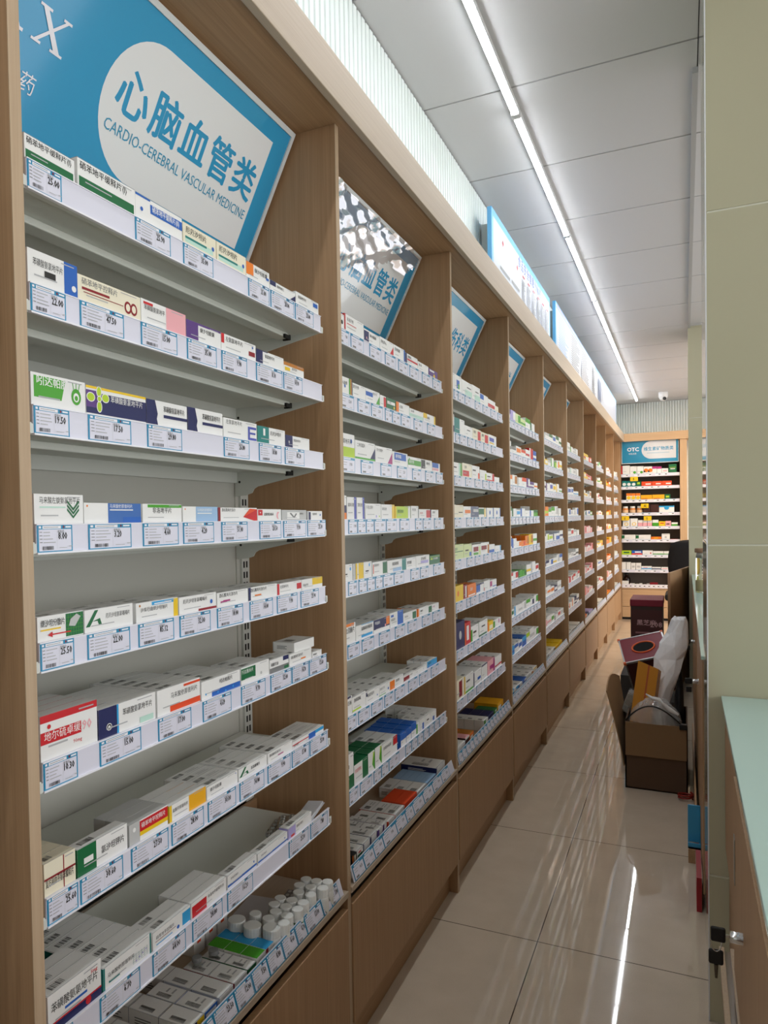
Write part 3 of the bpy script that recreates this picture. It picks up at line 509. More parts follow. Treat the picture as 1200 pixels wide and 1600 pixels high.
TAGS1={1: [(0.665, 0.7205, '25.00'), (0.8616, 0.9434, '25.90'), (0.9763, 1.0589, '35.00'), (1.172, 1.2472, '25.80'), (1.2528, 1.3464, '28.00'), (1.3525, 1.4351, '23.80')], 2: [(0.665, 0.7217, '22.00'), (0.7469, 0.8317, '47.50'), (0.8689, 0.9545, '15.00'), (0.9808, 1.0636, '35.00'), (1.0793, 1.1614, '9.90'), (1.1937, 1.2924, '8.10'), (1.2982, 1.3785, '14.90')], 3: [(0.665, 0.7234, '19.50'), (0.7568, 0.8414, '17.50'), (0.8777, 0.9616, '29.80'), (1.0807, 1.1636, '26.80'), (1.1983, 1.2829, '18.80'), (1.2983, 1.3815, '85.20')], 4: [(0.665, 0.7231, '8.00'), (0.7521, 0.8373, '3.20'), (0.8625, 0.9472, '4.60'), (0.9598, 1.0445, '4.20'), (1.068, 1.1519, '51.00'), (1.1946, 1.2771, '20.50'), (1.2864, 1.3822, '9.90'), (1.3901, 1.4778, '25.30')], 5: [(0.665, 0.7208, '25.50'), (0.7451, 0.8289, '22.00'), (0.8475, 0.9307, '85.12'), (0.9453, 1.0297, '32.00'), (1.0492, 1.1314, '18.00'), (1.1541, 1.2384, '14.00'), (1.2551, 1.3388, '9.90'), (1.354, 1.4373, '25.90')], 6: [(0.665, 0.722, '10.30'), (0.7628, 0.8476, '15.00'), (0.887, 0.9704, '17.00'), (1.0021, 1.0866, '4.69'), (1.1195, 1.2046, '9.70'), (1.2241, 1.3074, '32.00'), (1.3099, 1.3824, '14.70'), (1.3865, 1.4706, '12.60')], 7: [(0.665, 0.7168, '25.60'), (0.721, 0.8027, '30.60'), (0.8203, 0.9056, '27.50'), (0.9131, 0.9985, '28.00'), (1.0103, 1.0951, '30.00'), (1.1079, 1.1933, '34.80'), (1.2066, 1.2969, '9.90'), (1.3032, 1.3785, '15.40'), (1.3827, 1.4656, '25.00')], 8: [(0.665, 0.7016, '15.80'), (0.7511, 0.8332, '6.70'), (0.8615, 0.9422, '64.00'), (0.9604, 1.046, '28.80'), (1.0617, 1.1456, '16.20'), (1.2837, 1.3687, '25.30'), (1.3785, 1.4616, '7.80')]}
ENDB=[(1, 0.007, 0.021, 0.124, 'r', 'sliver of a red box'),
(1, 0.024, 0.103, 0.126, 'w s', 'white box with faint text'),
(1, 0.107, 0.18, 0.115, 'w e.7,.2,.18,g s', 'white box with green leaf'),
(1, 0.185, 0.255, 0.112, 'w e.7,.2,.18,g s', 'second white box with green leaf'),
(1, 0.259, 0.301, 0.105, 'w e.6,.45,.3,o c.2,.3,.12,k', 'white box with orange swirl'),
(1, 0.304, 0.349, 0.104, 'w e.6,.45,.3,o c.2,.3,.12,k', 'second white box with orange swirl'),
(1, 0.352, 0.4, 0.102, 'w X0,.65,1,1,m', 'white box with magenta top'),
(1, 0.403, 0.452, 0.099, 'w X0,.65,1,1,m', 'second white box with magenta top'),
(1, 0.456, 0.523, 0.075, 'w X.2,.3,.8,.6,p', 'low white box with pink block'),
(1, 0.53, 0.613, 0.12, 'G X.1,.6,.9,.64,Z X.2,.4,.8,.5,w', 'tall dark green box'),
(2, 0.017, 0.066, 0.091, 't e.5,.4,.3,w', 'teal box with white shield'),
(2, 0.069, 0.119, 0.089, 't e.5,.4,.3,w', 'second teal box with white shield'),
(2, 0.122, 0.171, 0.087, 't e.5,.4,.3,w', 'third teal box with white shield'),
(2, 0.176, 0.226, 0.083, 'G X.2,.4,.8,.8,Z', 'small dark green box'),
(2, 0.234, 0.344, 0.076, 'R X.4,.3,.9,.55,w', 'orange-red box'),
(2, 0.348, 0.453, 0.076, 'R X.4,.3,.9,.55,w', 'second orange-red box'),
(2, 0.457, 0.56, 0.076, 'R X.4,.3,.9,.55,w', 'third orange-red box'),
(3, 0.064, 0.116, 0.101, 'w X0,.6,1,1,o e.5,.3,.3,y', 'white box with amber top'),
(3, 0.119, 0.167, 0.099, 'w X0,.6,1,1,o e.5,.3,.3,y', 'second white box with amber top'),
(3, 0.17, 0.218, 0.098, 'w X0,.6,1,1,o e.5,.3,.3,y', 'third white box with amber top'),
(3, 0.224, 0.347, 0.074, 'M X.1,.1,.6,.2,r', 'wide golden yellow box'),
(3, 0.352, 0.481, 0.075, 'M X.1,.1,.6,.2,r', 'second wide golden yellow box'),
(3, 0.486, 0.544, 0.075, 'G X.2,.3,.8,.7,Z', 'dark green box with yellow mark'),
(4, 0.252, 0.329, 0.118, 'D', 'dark brown box'),
(4, 0.334, 0.418, 0.116, 'D', 'second dark brown box'),
(4, 0.424, 0.585, 0.097, 'w X0,.8,1,1,s e.5,.7,.36,s', 'white box with blue fan shape'),
(5, 0.022, 0.101, 0.115, 'w e.5,.3,.24,y e.5,.3,.16,w', 'white box with yellow ring'),
(5, 0.108, 0.187, 0.117, 'w e.5,.3,.24,y e.5,.3,.16,w', 'second white box with yellow ring'),
(5, 0.192, 0.24, 0.096, 'p X0,.6,1,1,w', 'pink and white box'),
(5, 0.245, 0.291, 0.095, 'p X0,.6,1,1,w', 'second pink and white box'),
(5, 0.296, 0.344, 0.094, 'p X0,.6,1,1,w', 'third pink and white box'),
(5, 0.351, 0.415, 0.097, 'w X0,0,1,.55,g', 'white box with green base'),
(5, 0.42, 0.489, 0.079, 'y X.2,.5,.8,.7,r', 'yellow box'),
(5, 0.492, 0.55, 0.082, 'p c.3,.4,.14,k c.6,.4,.14,k', 'pink box with dark round shapes'),
(5, 0.556, 0.621, 0.064, 'g X0,.5,1,1,w', 'green and white box'),
(6, 0.01, 0.161, 0.078, 'w X0,.2,.2,.9,G s', 'white box with green leaf end'),
(6, 0.167, 0.329, 0.076, 'w X0,.2,.2,.9,G s', 'second white box with green leaf end'),
(6, 0.333, 0.445, 0.052, 'o X.3,.3,.7,.6,y', 'orange box'),
(6, 0.45, 0.536, 0.087, 'w X0,.8,1,.9,e c.5,.4,.2,e', 'white cup-shaped pack'),
(6, 0.542, 0.624, 0.025, 'r', 'low red box'),
(7, 0.001, 0.115, 0.071, 'Z X.2,.4,.8,.7,G', 'yellow-green box'),
(7, 0.12, 0.235, 0.072, 'b X0,0,1,.35,R X.3,.5,.9,.8,w', 'blue box with orange base'),
(7, 0.24, 0.35, 0.072, 'w c.8,.4,.16,r s', 'white box with red drop'),
(7, 0.355, 0.466, 0.064, 'w X0,.1,1,.35,g s', 'white box with green stripe'),
(7, 0.471, 0.553, 0.064, 'w X0,.1,1,.35,g s', 'second white box with green stripe'),
(8, 0.008, 0.055, 0.11, 'w', 'square white box'),
(8, 0.06, 0.107, 0.11, 'w', 'second square white box'),
(8, 0.112, 0.161, 0.101, 'w X.2,.3,.8,.6,e', 'white box with grey patch'),
(8, 0.166, 0.222, 0.101, 'w X.2,.3,.8,.6,e', 'second white box with grey patch'),
(8, 0.226, 0.338, 0.063, 'w X0,.2,1,.5,s X.2,.5,.6,.7,p', 'low box with blue stripe'),
(8, 0.343, 0.437, 0.053, 'w X0,.2,1,.55,n', 'low white box with navy stripe'),
(8, 0.444, 0.518, 0.054, 'w X.1,.3,.9,.6,p', 'low white box with pink print'),
(9, 0.006, 0.081, 0.073, 'w', 'white box under the dark bottle'),
(9, 0.095, 0.149, 0.045, 'w X.3,.3,.7,.6,s', 'low white tray box'),
(9, 0.156, 0.196, 0.039, 'w', 'small white packet'),
(9, 0.201, 0.232, 0.047, 'w X0,0,1,.3,y', 'small white packet with yellow edge'),
(9, 0.239, 0.277, 0.034, 'w', 'second small white packet'),
(9, 0.282, 0.312, 0.045, 'w X0,.5,1,1,e', 'small grey-topped packet'),
(9, 0.318, 0.404, 0.059, 'd', 'flat dark red box')]
# ================================================================ the setting
def tile_floor():
    m = bpy.data.materials.new('polished_floor_tiles'); m.use_nodes = True; nt = m.node_tree; b = nt.nodes['Principled BSDF']
    tc = nt.nodes.new('ShaderNodeTexCoord'); sp = nt.nodes.new('ShaderNodeSeparateXYZ'); nt.links.new(tc.outputs['Object'], sp.inputs[0])
    def joint(ax, off):
        a = nt.nodes.new('ShaderNodeMath'); a.operation = 'SUBTRACT'; a.inputs[1].default_value = off; nt.links.new(sp.outputs[ax], a.inputs[0])
        p = nt.nodes.new('ShaderNodeMath'); p.operation = 'PINGPONG'; p.inputs[1].default_value = .395; nt.links.new(a.outputs[0], p.inputs[0])
        c = nt.nodes.new('ShaderNodeMath'); c.operation = 'LESS_THAN'; c.inputs[1].default_value = .0016; nt.links.new(p.outputs[0], c.inputs[0]); return c
    j1 = joint('X', .293); j2 = joint('Y', 2.242)
    mx = nt.nodes.new('ShaderNodeMath'); mx.operation = 'MAXIMUM'; nt.links.new(j1.outputs[0], mx.inputs[0]); nt.links.new(j2.outputs[0], mx.inputs[1])
    n = nt.nodes.new('ShaderNodeTexNoise'); n.inputs['Scale'].default_value = 9; n.inputs['Detail'].default_value = 8; nt.links.new(tc.outputs['Object'], n.inputs['Vector'])
    n3 = nt.nodes.new('ShaderNodeTexNoise'); n3.inputs['Scale'].default_value = 420; nt.links.new(tc.outputs['Object'], n3.inputs['Vector'])
    ad = nt.nodes.new('ShaderNodeMath'); ad.operation = 'MULTIPLY_ADD'; ad.inputs[1].default_value = .45; nt.links.new(n3.outputs['Fac'], ad.inputs[0])
    hf = nt.nodes.new('ShaderNodeMath'); hf.operation = 'MULTIPLY'; hf.inputs[1].default_value = .6; nt.links.new(n.outputs['Fac'], hf.inputs[0]); nt.links.new(hf.outputs[0], ad.inputs[2])
    cr = nt.nodes.new('ShaderNodeValToRGB'); cr.color_ramp.elements[0].position = .3; cr.color_ramp.elements[1].position = .75
    cr.color_ramp.elements[0].color = lin('c0b09c'); cr.color_ramp.elements[1].color = lin('d0c0ac'); nt.links.new(ad.outputs[0], cr.inputs[0])
    mix = nt.nodes.new('ShaderNodeMix'); mix.data_type = 'RGBA'; nt.links.new(mx.outputs[0], mix.inputs[0]); nt.links.new(cr.outputs[0], mix.inputs[6]); mix.inputs[7].default_value = lin('4a4038')
    nt.links.new(mix.outputs[2], b.inputs['Base Color'])
    mp = nt.nodes.new('ShaderNodeMapping'); mp.inputs['Scale'].default_value = (9, 1.2, 1); nt.links.new(tc.outputs['Object'], mp.inputs[0])
    n2 = nt.nodes.new('ShaderNodeTexNoise'); n2.inputs['Scale'].default_value = 2; n2.inputs['Detail'].default_value = 4; nt.links.new(mp.outputs[0], n2.inputs['Vector'])
    mr = nt.nodes.new('ShaderNodeMapRange'); mr.inputs[1].default_value = .45; mr.inputs[2].default_value = .75; mr.inputs[3].default_value = .015; mr.inputs[4].default_value = .06; nt.links.new(n2.outputs['Fac'], mr.inputs[0])
    nt.links.new(mr.outputs[0], b.inputs['Roughness']); b.inputs['Specular IOR Level'].default_value = .4
    return m
mb = MB(); mb.box((-1.2, -3.2, -.05), (4.2, 11.2, 0)); struct(mb.build('floor', tile_floor()))
CEIL = 2.64
mb = MB(); mb.box((-1.2, -3.2, CEIL+.006), (4.2, 11.2, CEIL+.05), mi=1)
yl = 2.448-.6*10
while yl < 11.2:
    mb.box((-.6, yl+.004, CEIL), (.735, yl+.596, CEIL+.012)); mb.box((.738, yl+.004, CEIL), (4.2, yl+.596, CEIL+.012)); yl += .6
struct(mb.build('ceiling', [mat('ceiling_panel', 'cfcfd2', .6), mat('ceiling_gap', '4c4c50', .8)]))
# fluted white panelling over the shelving (ribs every 29 mm)
def fluted(a, b, z0, z1, along, at, out):
    m = MB(); p = .029; n = int((b-a)/p); prof = []
    for i in range(n): s = a+i*p; prof += [(s, 0), (s+.004, .013), (s+.021, .014), (s+.0245, 0)]
    prof.append((a+n*p, 0))
    for i in range(len(prof)-1):
        (s0, d0), (s1, d1) = prof[i], prof[i+1]
        if along == 'y': q = [(at+d0, s0, z0), (at+d1, s1, z0), (at+d1, s1, z1), (at+d0, s0, z1)]
        else: q = [(s0, at-d0, z0), (s1, at-d1, z0), (s1, at-d1, z1), (s0, at-d0, z1)]
        m.face(q); 
    if along == 'y': m.box((at-.1, a, z0), (at-.001, b, z1+.03))
    else: m.box((a, at+.001, z0), (b, at+.1, z1+.03))
    return m
FL = mat('fluted_white_panel', 'dfe6e3', .35)
mb = fluted(-3.2, 9.98, 2.2, 2.634, 'y', -.1, 1); mb.box((-.42, -3.2, 0), (-.302, 9.98, 2.2)); struct(mb.build('wall_left', FL))
mb = fluted(-.1, 2.6, 2.2, 2.634, 'x', 9.99, -1); mb.box((-.42, 9.99, 0), (2.6, 10.09, 2.2)); struct(mb.build('wall_back', FL))
mb = MB(); mb.box((-.42, -3.3, 0), (4.2, -3.2, 2.64)); struct(mb.build('wall_front', mat('beige_wall_paint', 'a39c8e', .7)))
# soffit and fascia over the bays
mb = MB(); mb.box((-.3, -2.0, 2.149), (.045, 9.68, 2.162), mi=0); struct(mb.build('trim_1', [W_H]))
mb = MB(); mb.box((.029, -2.0, 2.142), (.046, 9.655, 2.238), bev=.0015); mb.box((-.1, -2.0, 2.222), (.03, 9.655, 2.237)); struct(mb.build('trim_2', [W_LIT]))

# ---------------------------------------------------------------- ceiling tubes
def tube_light(y0, y1, label, x=.19):
    r = empty('tube_light', (x, (y0+y1)/2, CEIL)); tag(r, label, 'tube light', 'tube lights in a line along the ceiling')
    L = (y1-y0)/2
    m = MB(); m.box((-.0125, -L, -.019), (.0125, L, 0)); m.build('housing', KNOB, r)
    m = MB(); n = 8; pr = [(.0112*math.cos(math.pi*k/n), -.019-.009*math.sin(math.pi*k/n)) for k in range(n+1)]
    for i in range(n): m.face([(pr[i][0], -L+.012, pr[i][1]), (pr[i+1][0], -L+.012, pr[i+1][1]), (pr[i+1][0], L-.012, pr[i+1][1]), (pr[i][0], L-.012, pr[i][1])])
    m.build('diffuser', mat('lit_tube', (.93, .97, 1), .4, emit=TUBE_STRENGTH), r)
    for s in (-1, 1):
        m = MB(); m.box((-.014, s*L-.012 if s > 0 else -L, -.028), (.014, L if s > 0 else -L+.012, 0), bev=.002); m.build('end_cap', KNOB, r)
lab = ['', '', '', '', 'white tube light crossing the top edge, nearest of the row', 'lit ceiling tube just beyond the first joint', 'third lit tube along the ceiling line', 'fourth lit tube along the ceiling line', 'fifth lit tube along the ceiling line', 'sixth lit tube along the ceiling line', 'last lit tube of the line, ending near the fluted end wall']
ty = 1.375-1.21*3
for i in range(1, 11):
    tube_light(ty, ty+1.2 if i < 10 else 9.62, lab[i] if i > 3 and lab[i] else 'ceiling tube behind the camera, number %s of the line' % ORD[i]); ty += 1.21

# ================================================================ shelving bays
_MC = {}
def cached(key, fn, mats):
    if key not in _MC: _MC[key] = fn().to_mesh(key if isinstance(key, str) else key[0], mats if isinstance(mats, list) else [mats])
    return _MC[key]
def part(name, me, parent, loc=(0, 0, 0)):
    o = bpy.data.objects.new(name, me); COL.objects.link(o); o.parent = parent; o.location = loc; return o
def m_side():
    m = MB(); m.box((-.3, .8832, .0), (-.0012, .8998, 2.1485), mi=0); m.box((-.0012, .883, .0), (0, .9, 2.1487), mi=1); return m
def m_ledge():
    m = MB(); m.box((-.243, .001, .41), (.003, .8825, .424), bev=.001); return m
def m_door():
    m = MB(); m.box((-.013, .004, .105), (.003, .879, .384), bev=.0015); return m
def m_kick():
    m = MB(); m.box((-.045, .001, .0), (-.03, .8825, .103)); m.box((-.05, .001, .384), (-.04, .8825, .409)); return m
def m_backboard():
    m = MB(); m.box((-.2435, .001, .425), (-.236, .8825, .602)); return m
def m_back():
    m = MB(); m.box((-.262, .034, .603), (-.25, .849, 2.14)); m.box((-.25, .046, .605), (-.247, .052, 1.84)); m.box((-.25, .831, .605), (-.247, .837, 1.84)); return m
def m_upright(y):
    m = MB(); m.box((-.272, y, .603), (-.244, y+.033, 1.85))
    z = .62
    while z < 1.83:
        for q in (.0055, .0175): m.face([(-.2438, y+q, z), (-.2438, y+q+.007, z), (-.2438, y+q+.007, z+.015), (-.2438, y+q, z+.015)], mi=1)
        z += .0245
    return m
SY0, SY1 = .021, .827                       # shelf from/to along the bay
def m_deck():
    m = MB(); m.box((-.2435, SY0, .002), (-.0205, SY1, .006)); m.box((-.03, SY0, -.001), (-.0205, SY1, .004), bev=.0008)
    m.box((-.115, SY0+.004, -.009), (-.085, SY1-.02, .002), bev=.002); m.box((-.2435, SY0, -.022), (-.238, SY1, .002))
    m.box((-.085, SY1-.045, -.012), (-.08, SY1-.02, -.004), mi=1); m.box((-.10, SY1-.02, -.012), (-.082, SY1-.016, -.001), mi=1); return m
def m_strip(tags):
    def fn():
        m = MB(); m.box((-.0203, SY0, 0), (-.0175, SY1+.002, .0358), C['P'], 0); m.box((-.0203, SY0, -.0015), (-.015, SY1+.002, .0008), C['W'], 0)
        m.box((-.0175, SY0, .0345), (-.0158, SY1+.002, .0358), C['W'], 0)
        if tags:
            F = Face(m, (-.0172, SY0, 0), (0, SY1-SY0, 0), (0, 0, .0345), 0); y = .01; k = 0
            while y < SY1-SY0-.07:
                w = R.choice((.07, .08, .085)); a = y/(SY1-SY0); b = (y+w)/(SY1-SY0)
                F.rect(a, .02, b, .98, C['j']); F.rect(a+.003, .06, b-.003, .88, C['P']); F.rect(a+(b-a)*.64, .48, a+(b-a)*.86, .62, C['N']); F.rect(a+(b-a)*.1, .14, a+(b-a)*.36, .22, C['h'])
                y += w+R.choice((.008, .02, .045)); k += 1
        return m
    return fn
def m_bracket(y):
    m = MB(); pr = [(-.0205, .004), (-.0205, -.001), (-.184, -.032), (-.193, -.037), (-.198, -.046), (-.215, -.051), (-.244, -.053), (-.244, .004)]
    n = len(pr); vs = [(x, y, z) for x, z in pr]+[(x, y+.0018, z) for x, z in pr]
    m.mesh(vs, [tuple(range(n)), tuple(range(2*n-1, n-1, -1))]+[(i, i+n, (i+1) % n+n, (i+1) % n) for i in range(n)])
    m.tube([(-.232, y-.0006, -.02), (-.232, y+.0024, -.02)], .003, 8, mi=1)
    yo = 1 if y > .4 else -1; ya = y+(.0018 if yo > 0 else 0)
    m.box((-.0205, min(ya, ya+yo*.011), .0), (-.0165, max(ya, ya+yo*.011), .014), bev=.0018); m.box((-.0165, min(ya, ya+yo*.007), .0), (-.0155, max(ya, ya+yo*.007), .012))
    return m
def m_tag(w, price, lod=2, h=.0348):
    def fn():
        m = MB(); m.box((0, 0, 0), (.0008, w, h), C['T'])
        F = Face(m, (.0008, 0, 0), (0, w, 0), (0, 0, h))
        e = .0022/w
        F.rect(e, .05, 1-e, .82, C['P'])
        if lod > 1:
            F.rect(.14, .84, .66, .95, C['W']); F.rect(.04, .86, .1, .94, C['W']); F.rect(.17, .88, .58, .91, C['h']); F.ell(.74, .9, .0013, .0016, C['d']); F.rect(.79, .87, .95, .93, C['W'])
            F.text(price, .58, .46, .0125, C['k'], maxw=.34*w, bold=.03, res=1, sx=.7)
            F.text('零售价:', .56, .68, .0045, C['E'], maxw=.2*w)
            F.rect(.535, .1, .539, .78, C['e'])
            
            for q in range(4): F.rect(.05, .71-q*.12, .12, .735-q*.12, C['E']); F.rect(.15, .70-q*.12, .15+R.uniform(.18, .34), .73-q*.12, C['h'])
            F.barcode(.13, .09, .42, .22, C['k'], 14); F.rect(.58, .14, .8, .16, C['h']); F.rect(.86, .18, .94, .21, C['h'])
        else:
            F.text(price, .6, .44, .0105, C['k'], maxw=.32*w, bold=.02, res=1, sx=.7); F.rect(.1, .62, .4, .66, C['h']); F.rect(.1, .46, .36, .5, C['h']); F.rect(.13, .1, .38, .22, C['E']); F.rect(.66, .14, .84, .17, C['h']); F.rect(.14, .86, .66, .94, C['W'])
        return m
    return fn
RT = .30                                    # tilt of the rail on the ledge
def m_rail(tags):
    def fn():
        m = MB(); m.box((-.0015, .02, 0), (0, .86, .0365), C['P'])
        if tags:
            F = Face(m, (.0002, .02, 0), (0, .84, 0), (0, 0, .036)); a = .004
            while a < .93:
                b = a+R.choice((.062, .075, .085)); F.rect(a, .02, b, .98, C['j']); F.rect(a+.003, .05, b-.003, .86, C['P']); F.rect(a+.62*(b-a), .48, a+.86*(b-a), .62, C['N']); F.rect(a+.1*(b-a), .16, a+.4*(b-a), .24, C['h']); a = b+.003
        c, s = math.cos(RT), math.sin(RT)
        m.v = [(x*c-z*s, y, x*s+z*c) for x, y, z in m.v]
        return m
    return fn
ulab = {0: 'wooden shelving bay cut off by the left edge', 1: 'nearest full bay of wood and white metal medicine shelving', 2: 'second wooden medicine bay, under the film-wrapped blue sign', 3: 'third wooden medicine shelving bay, under a half-hidden blue sign'}
def shelving(k, tags):
    """tags: {shelf: [(y0, y1, price)]} in world y; None prints them into the strip"""
    u = empty('shelving_bay', (0, Y0+BW*(k-1), 0)); tag(u, ulab.get(k, 'wooden medicine shelving bay, %s from the camera' % ORD[k]), 'shelving unit', 'wooden shelving bays along the left wall')
    part('side_panel', cached('side_panel', m_side, [W_V, W_EDGE]), u); part('ledge', cached('ledge', m_ledge, W_LIT), u)
    part('cabinet_door', cached('cabinet_door', m_door, W_V), u); part('plinth', cached('plinth', m_kick, W_H), u); part('back_board', cached('back_board', m_backboard, W_H), u)
    part('back_panel', cached('back_panel', m_back, BACK), u)
    for y in (.0005, .8495): part('slotted_upright', cached(('slotted_upright', y), lambda: m_upright(y), [METAL, SLOT]), u)
    ow = u.location.y
    for i, z in enumerate(ZS):
        sh = part('shelf', cached('shelf', m_deck, [METAL, SLOT]), u, (0, 0, z))
        part('price_strip', cached(('price_strip', (i % 3 if tags is None else -1)), m_strip(tags is None), [M_TAG]), sh)
        for y in (SY0-.0018, SY1): part('bracket', cached(('bracket', y), lambda: m_bracket(y), [METAL, SLOT]), sh)
        for (a, b, pr) in (tags or {}).get(i+1, []):
            w_ = round(b-a, 3); part('price_tag', cached(('price_tag', w_, pr, k > 1), m_tag(w_, pr, 2 if k == 1 else 1), M_TAG), sh, (-.0173, a-ow, .0005))
    rl = part('price_rail', cached(('price_rail', 0 if tags is None else 1), m_rail(tags is None), M_TAG), u, (.0005, 0, .4255))
    for (a, b, pr) in (tags or {}).get(9, []):
        w_ = round(b-a, 3); o = part('price_tag', cached(('price_tag', w_, pr, k > 1), m_tag(w_, pr, 2 if k == 1 else 1), M_TAG), rl, (.0004, a-ow, .0005)); o.rotation_euler = (0, -RT, 0)
    return u
# ---- tags of bays 2 and 3 sit under their cartons; prices on the ledge rails
PR2 = ['28.00', '19.80', '36.50', '12.00', '25.00', '9.80', '45.00', '16.80', '22.50', '32.00']
TAGS = {1: TAGS1}
for b in (2, 3):
    t = {}
    for (bb, sh, y0, y1, h, st, ti, rows, desc) in BOXES:
        if bb != b: continue
        lo = Y0+BW*(b-1)+.025; hi = Y0+BW*(b-1)+.826
        a = max(lo, y0+.006+.02); w_ = min(.078 if b == 2 else .08, max(.05, y1-y0-.012)); l = t.setdefault(sh, [])
        if l and a < l[-1][1]+.004: a = l[-1][1]+.004
        if a+w_ < hi: l.append((round(a, 3), round(a+w_, 3), R.choice(PR2)))
    TAGS[b] = t
def rail_tags(b, lst):
    l = []; y = Y0+BW*(b-1)+.026
    for w_, pr in lst:
        if y+w_ > Y0+BW*(b-1)+.865: break
        l.append((round(y, 3), round(y+w_, 3), pr)); y += w_+.0015
    return l
TAGS[1][9] = rail_tags(1, [(.08, '11.00'), (.082, '18.00'), (.082, '18.80'), (.08, '12.50'), (.062, '23.50'), (.055, '12.00'), (.053, '3.50'), (.055, '8.80'), (.052, '4.60'), (.04, '4.70'), (.075, '13.00'), (.04, '4.50'), (.04, '3.80'), (.04, '5.50'), (.04, '5.80'), (.045, '13.80')])
TAGS[2][9] = rail_tags(2, [(.062, '14.50'), (.062, '16.80'), (.062, '14.00'), (.095, '19.80'), (.075, '12.80'), (.06, '8.50'), (.09, '36.00'), (.09, '24.80'), (.09, '18.00'), (.08, '12.00'), (.06, '22.00')])
TAGS[3][9] = rail_tags(3, [(.05, R.choice(PR2)) for i in range(20)])
for k in range(0, 11):
    if k in TAGS: shelving(k, TAGS[k])
    else: shelving(k, None)

# ================================================================ signs in the bay heads
def sign(k, pill, title, sub, extra, label, film=False):
    y0 = Y0+BW*(k-1)+.01; W = .863
    r = empty('category_sign', (-.17, y0+W/2, 1.99)); tag(r, label, 'sign', 'blue category signs in the bay heads')
    o = Vector((-.075, -W/2, -.15)); eu = Vector((0, W, 0)); ev = Vector((.15, 0, .303)); n = eu.cross(ev).normalized(); u = eu.normalized(); v = ev.normalized(); H = ev.length
    def slab(m, a, b, c, d, t0, t1, col, mi=0):
        q = [o+u*x+v*y for x, y in ((a, c), (b, c), (b, d), (a, d))]; vs = [p+n*t0 for p in q]+[p+n*t1 for p in q]
        m.mesh(vs, [(3, 2, 1, 0), (4, 5, 6, 7), (0, 1, 5, 4), (1, 2, 6, 5), (2, 3, 7, 6), (3, 0, 4, 7)], col, mi)
    m = MB(); f = .011
    for a, b, c, d in ((0, W, 0, f), (0, W, H-f, H), (0, f, f, H-f), (W-f, W, f, H-f)): slab(m, a, b, c, d, -.022, .003, C['w'])
    m.build('frame', mat('white_sign_frame', 'dfe3e3', .35), r)
    m = MB(); slab(m, f, W-f, f, H-f, -.02, 0, lin('2f9fd0'))
    F = Face(m, o, eu, ev)
    if pill:
        pu0, pu1, pv0, pv1 = .37, .925, .155, .86; rad = (pv1-pv0)/2*H; cx = pu0*W+rad; cy = (pv0+pv1)/2*H
        pts = [(cx+rad*math.cos(math.pi*(.5+i/24)), cy+rad*math.sin(math.pi*(.5+i/24))) for i in range(25)]+[(pu1*W, pv0*H), (pu1*W, pv1*H)]
        F.poly(pts, lin('f1f3f4'))
    if title:
        n_ = len(title); pit = .103 if n_ > 3 else .14; s_ = .083
        for i, ch in enumerate(title):
            u0 = .918-pit*(n_-i)+.004; F.text(ch, u0, .47, s_, lin('2f9fd0'), res=3, bold=.026)
    if sub: g_ = glyphs(sub, 2); F.text(sub, .398, .345, .027, lin('3d9dc4'), res=2, sx=.515*W/((g_[3]-g_[2])*.027))
    if extra:
        # serif R and x with a small line of characters below
        k_ = .49*H; sc_ = .075
        def q(pts): F.poly([(.086+x*sc_, k_+y*sc_) for x, y in pts], C['W'])
        q([(0, 0), (.4, 0), (.4, .06), (.28, .06), (.28, .94), (.4, .94), (.4, 1), (0, 1), (0, .94), (.12, .94), (.12, .06), (0, .06)])
        q([(.28, 1), (.28, .93), (.5, .9), (.56, .75), (.5, .58), (.28, .52), (.28, .45), (.6, .5), (.74, .75), (.6, .97)])
        q([(.36, .5), (.52, .5), (.82, .06), (.9, .06), (.9, 0), (.68, 0)])
        q([(1.1, 0), (1.34, 0), (1.34, .05), (1.26, .05), (1.86, .65), (1.94, .65), (1.94, .7), (1.72, .7), (1.72, .65), (1.78, .65), (1.17, .05), (1.1, .05)])
        q([(1.12, .7), (1.42, .7), (1.42, .65), (1.34, .65), (1.82, .05), (1.9, .05), (1.9, 0), (1.58, 0), (1.58, .05), (1.66, .05), (1.2, .65), (1.12, .65)])
        F.text('处方药', .125, .285, .031, C['W'], res=2)
    m.build('printed_panel', M_SIGN, r)
    if film:
        m = MB(); NX, NY = 60, 30; rr = random.Random(3); P = []
        for j in range(NY+1):
            row = []
            for i in range(NX+1):
                a, b = i/NX, j/NY
                wv = .006*math.sin(9*a+7*b)+.005*math.sin(21*a-13*b+2*math.sin(5*b))+.003*math.sin(40*a+31*b)+.002*math.sin(75*a-50*b)
                row.append(o+u*(.01+a*(W-.02))+v*(.02+b*(H-.03))+n*(.016+wv*(.25+b)))
            P.append(row)
        vs = [p for row in P for p in row]; fs = [(j*(NX+1)+i, j*(NX+1)+i+1, (j+1)*(NX+1)+i+1, (j+1)*(NX+1)+i) for j in range(NY) for i in range(NX)]
        fs = [f for f in fs if (f[0] % (NX+1))/NX*.8+(1-(f[0]//(NX+1))/NY)*.85 < .86+.05*math.sin(f[0] % 61*.4)]
        m.mesh(vs, fs, smooth=True)
        fm = mat('crumpled_clear_film', 'fbf6f8', .06, metal=.85, spec=1.0, alpha=.5)
        ob = m.build('protective_film', fm, r); ob['label'] = 'crumpled clear film wrapped over the sign'
sign(1, True, '心脑血管类', 'CARDIO-CEREBRAL VASCULAR MEDICINE', True, 'nearest tilted blue sign, vascular medicine lettering fully readable')
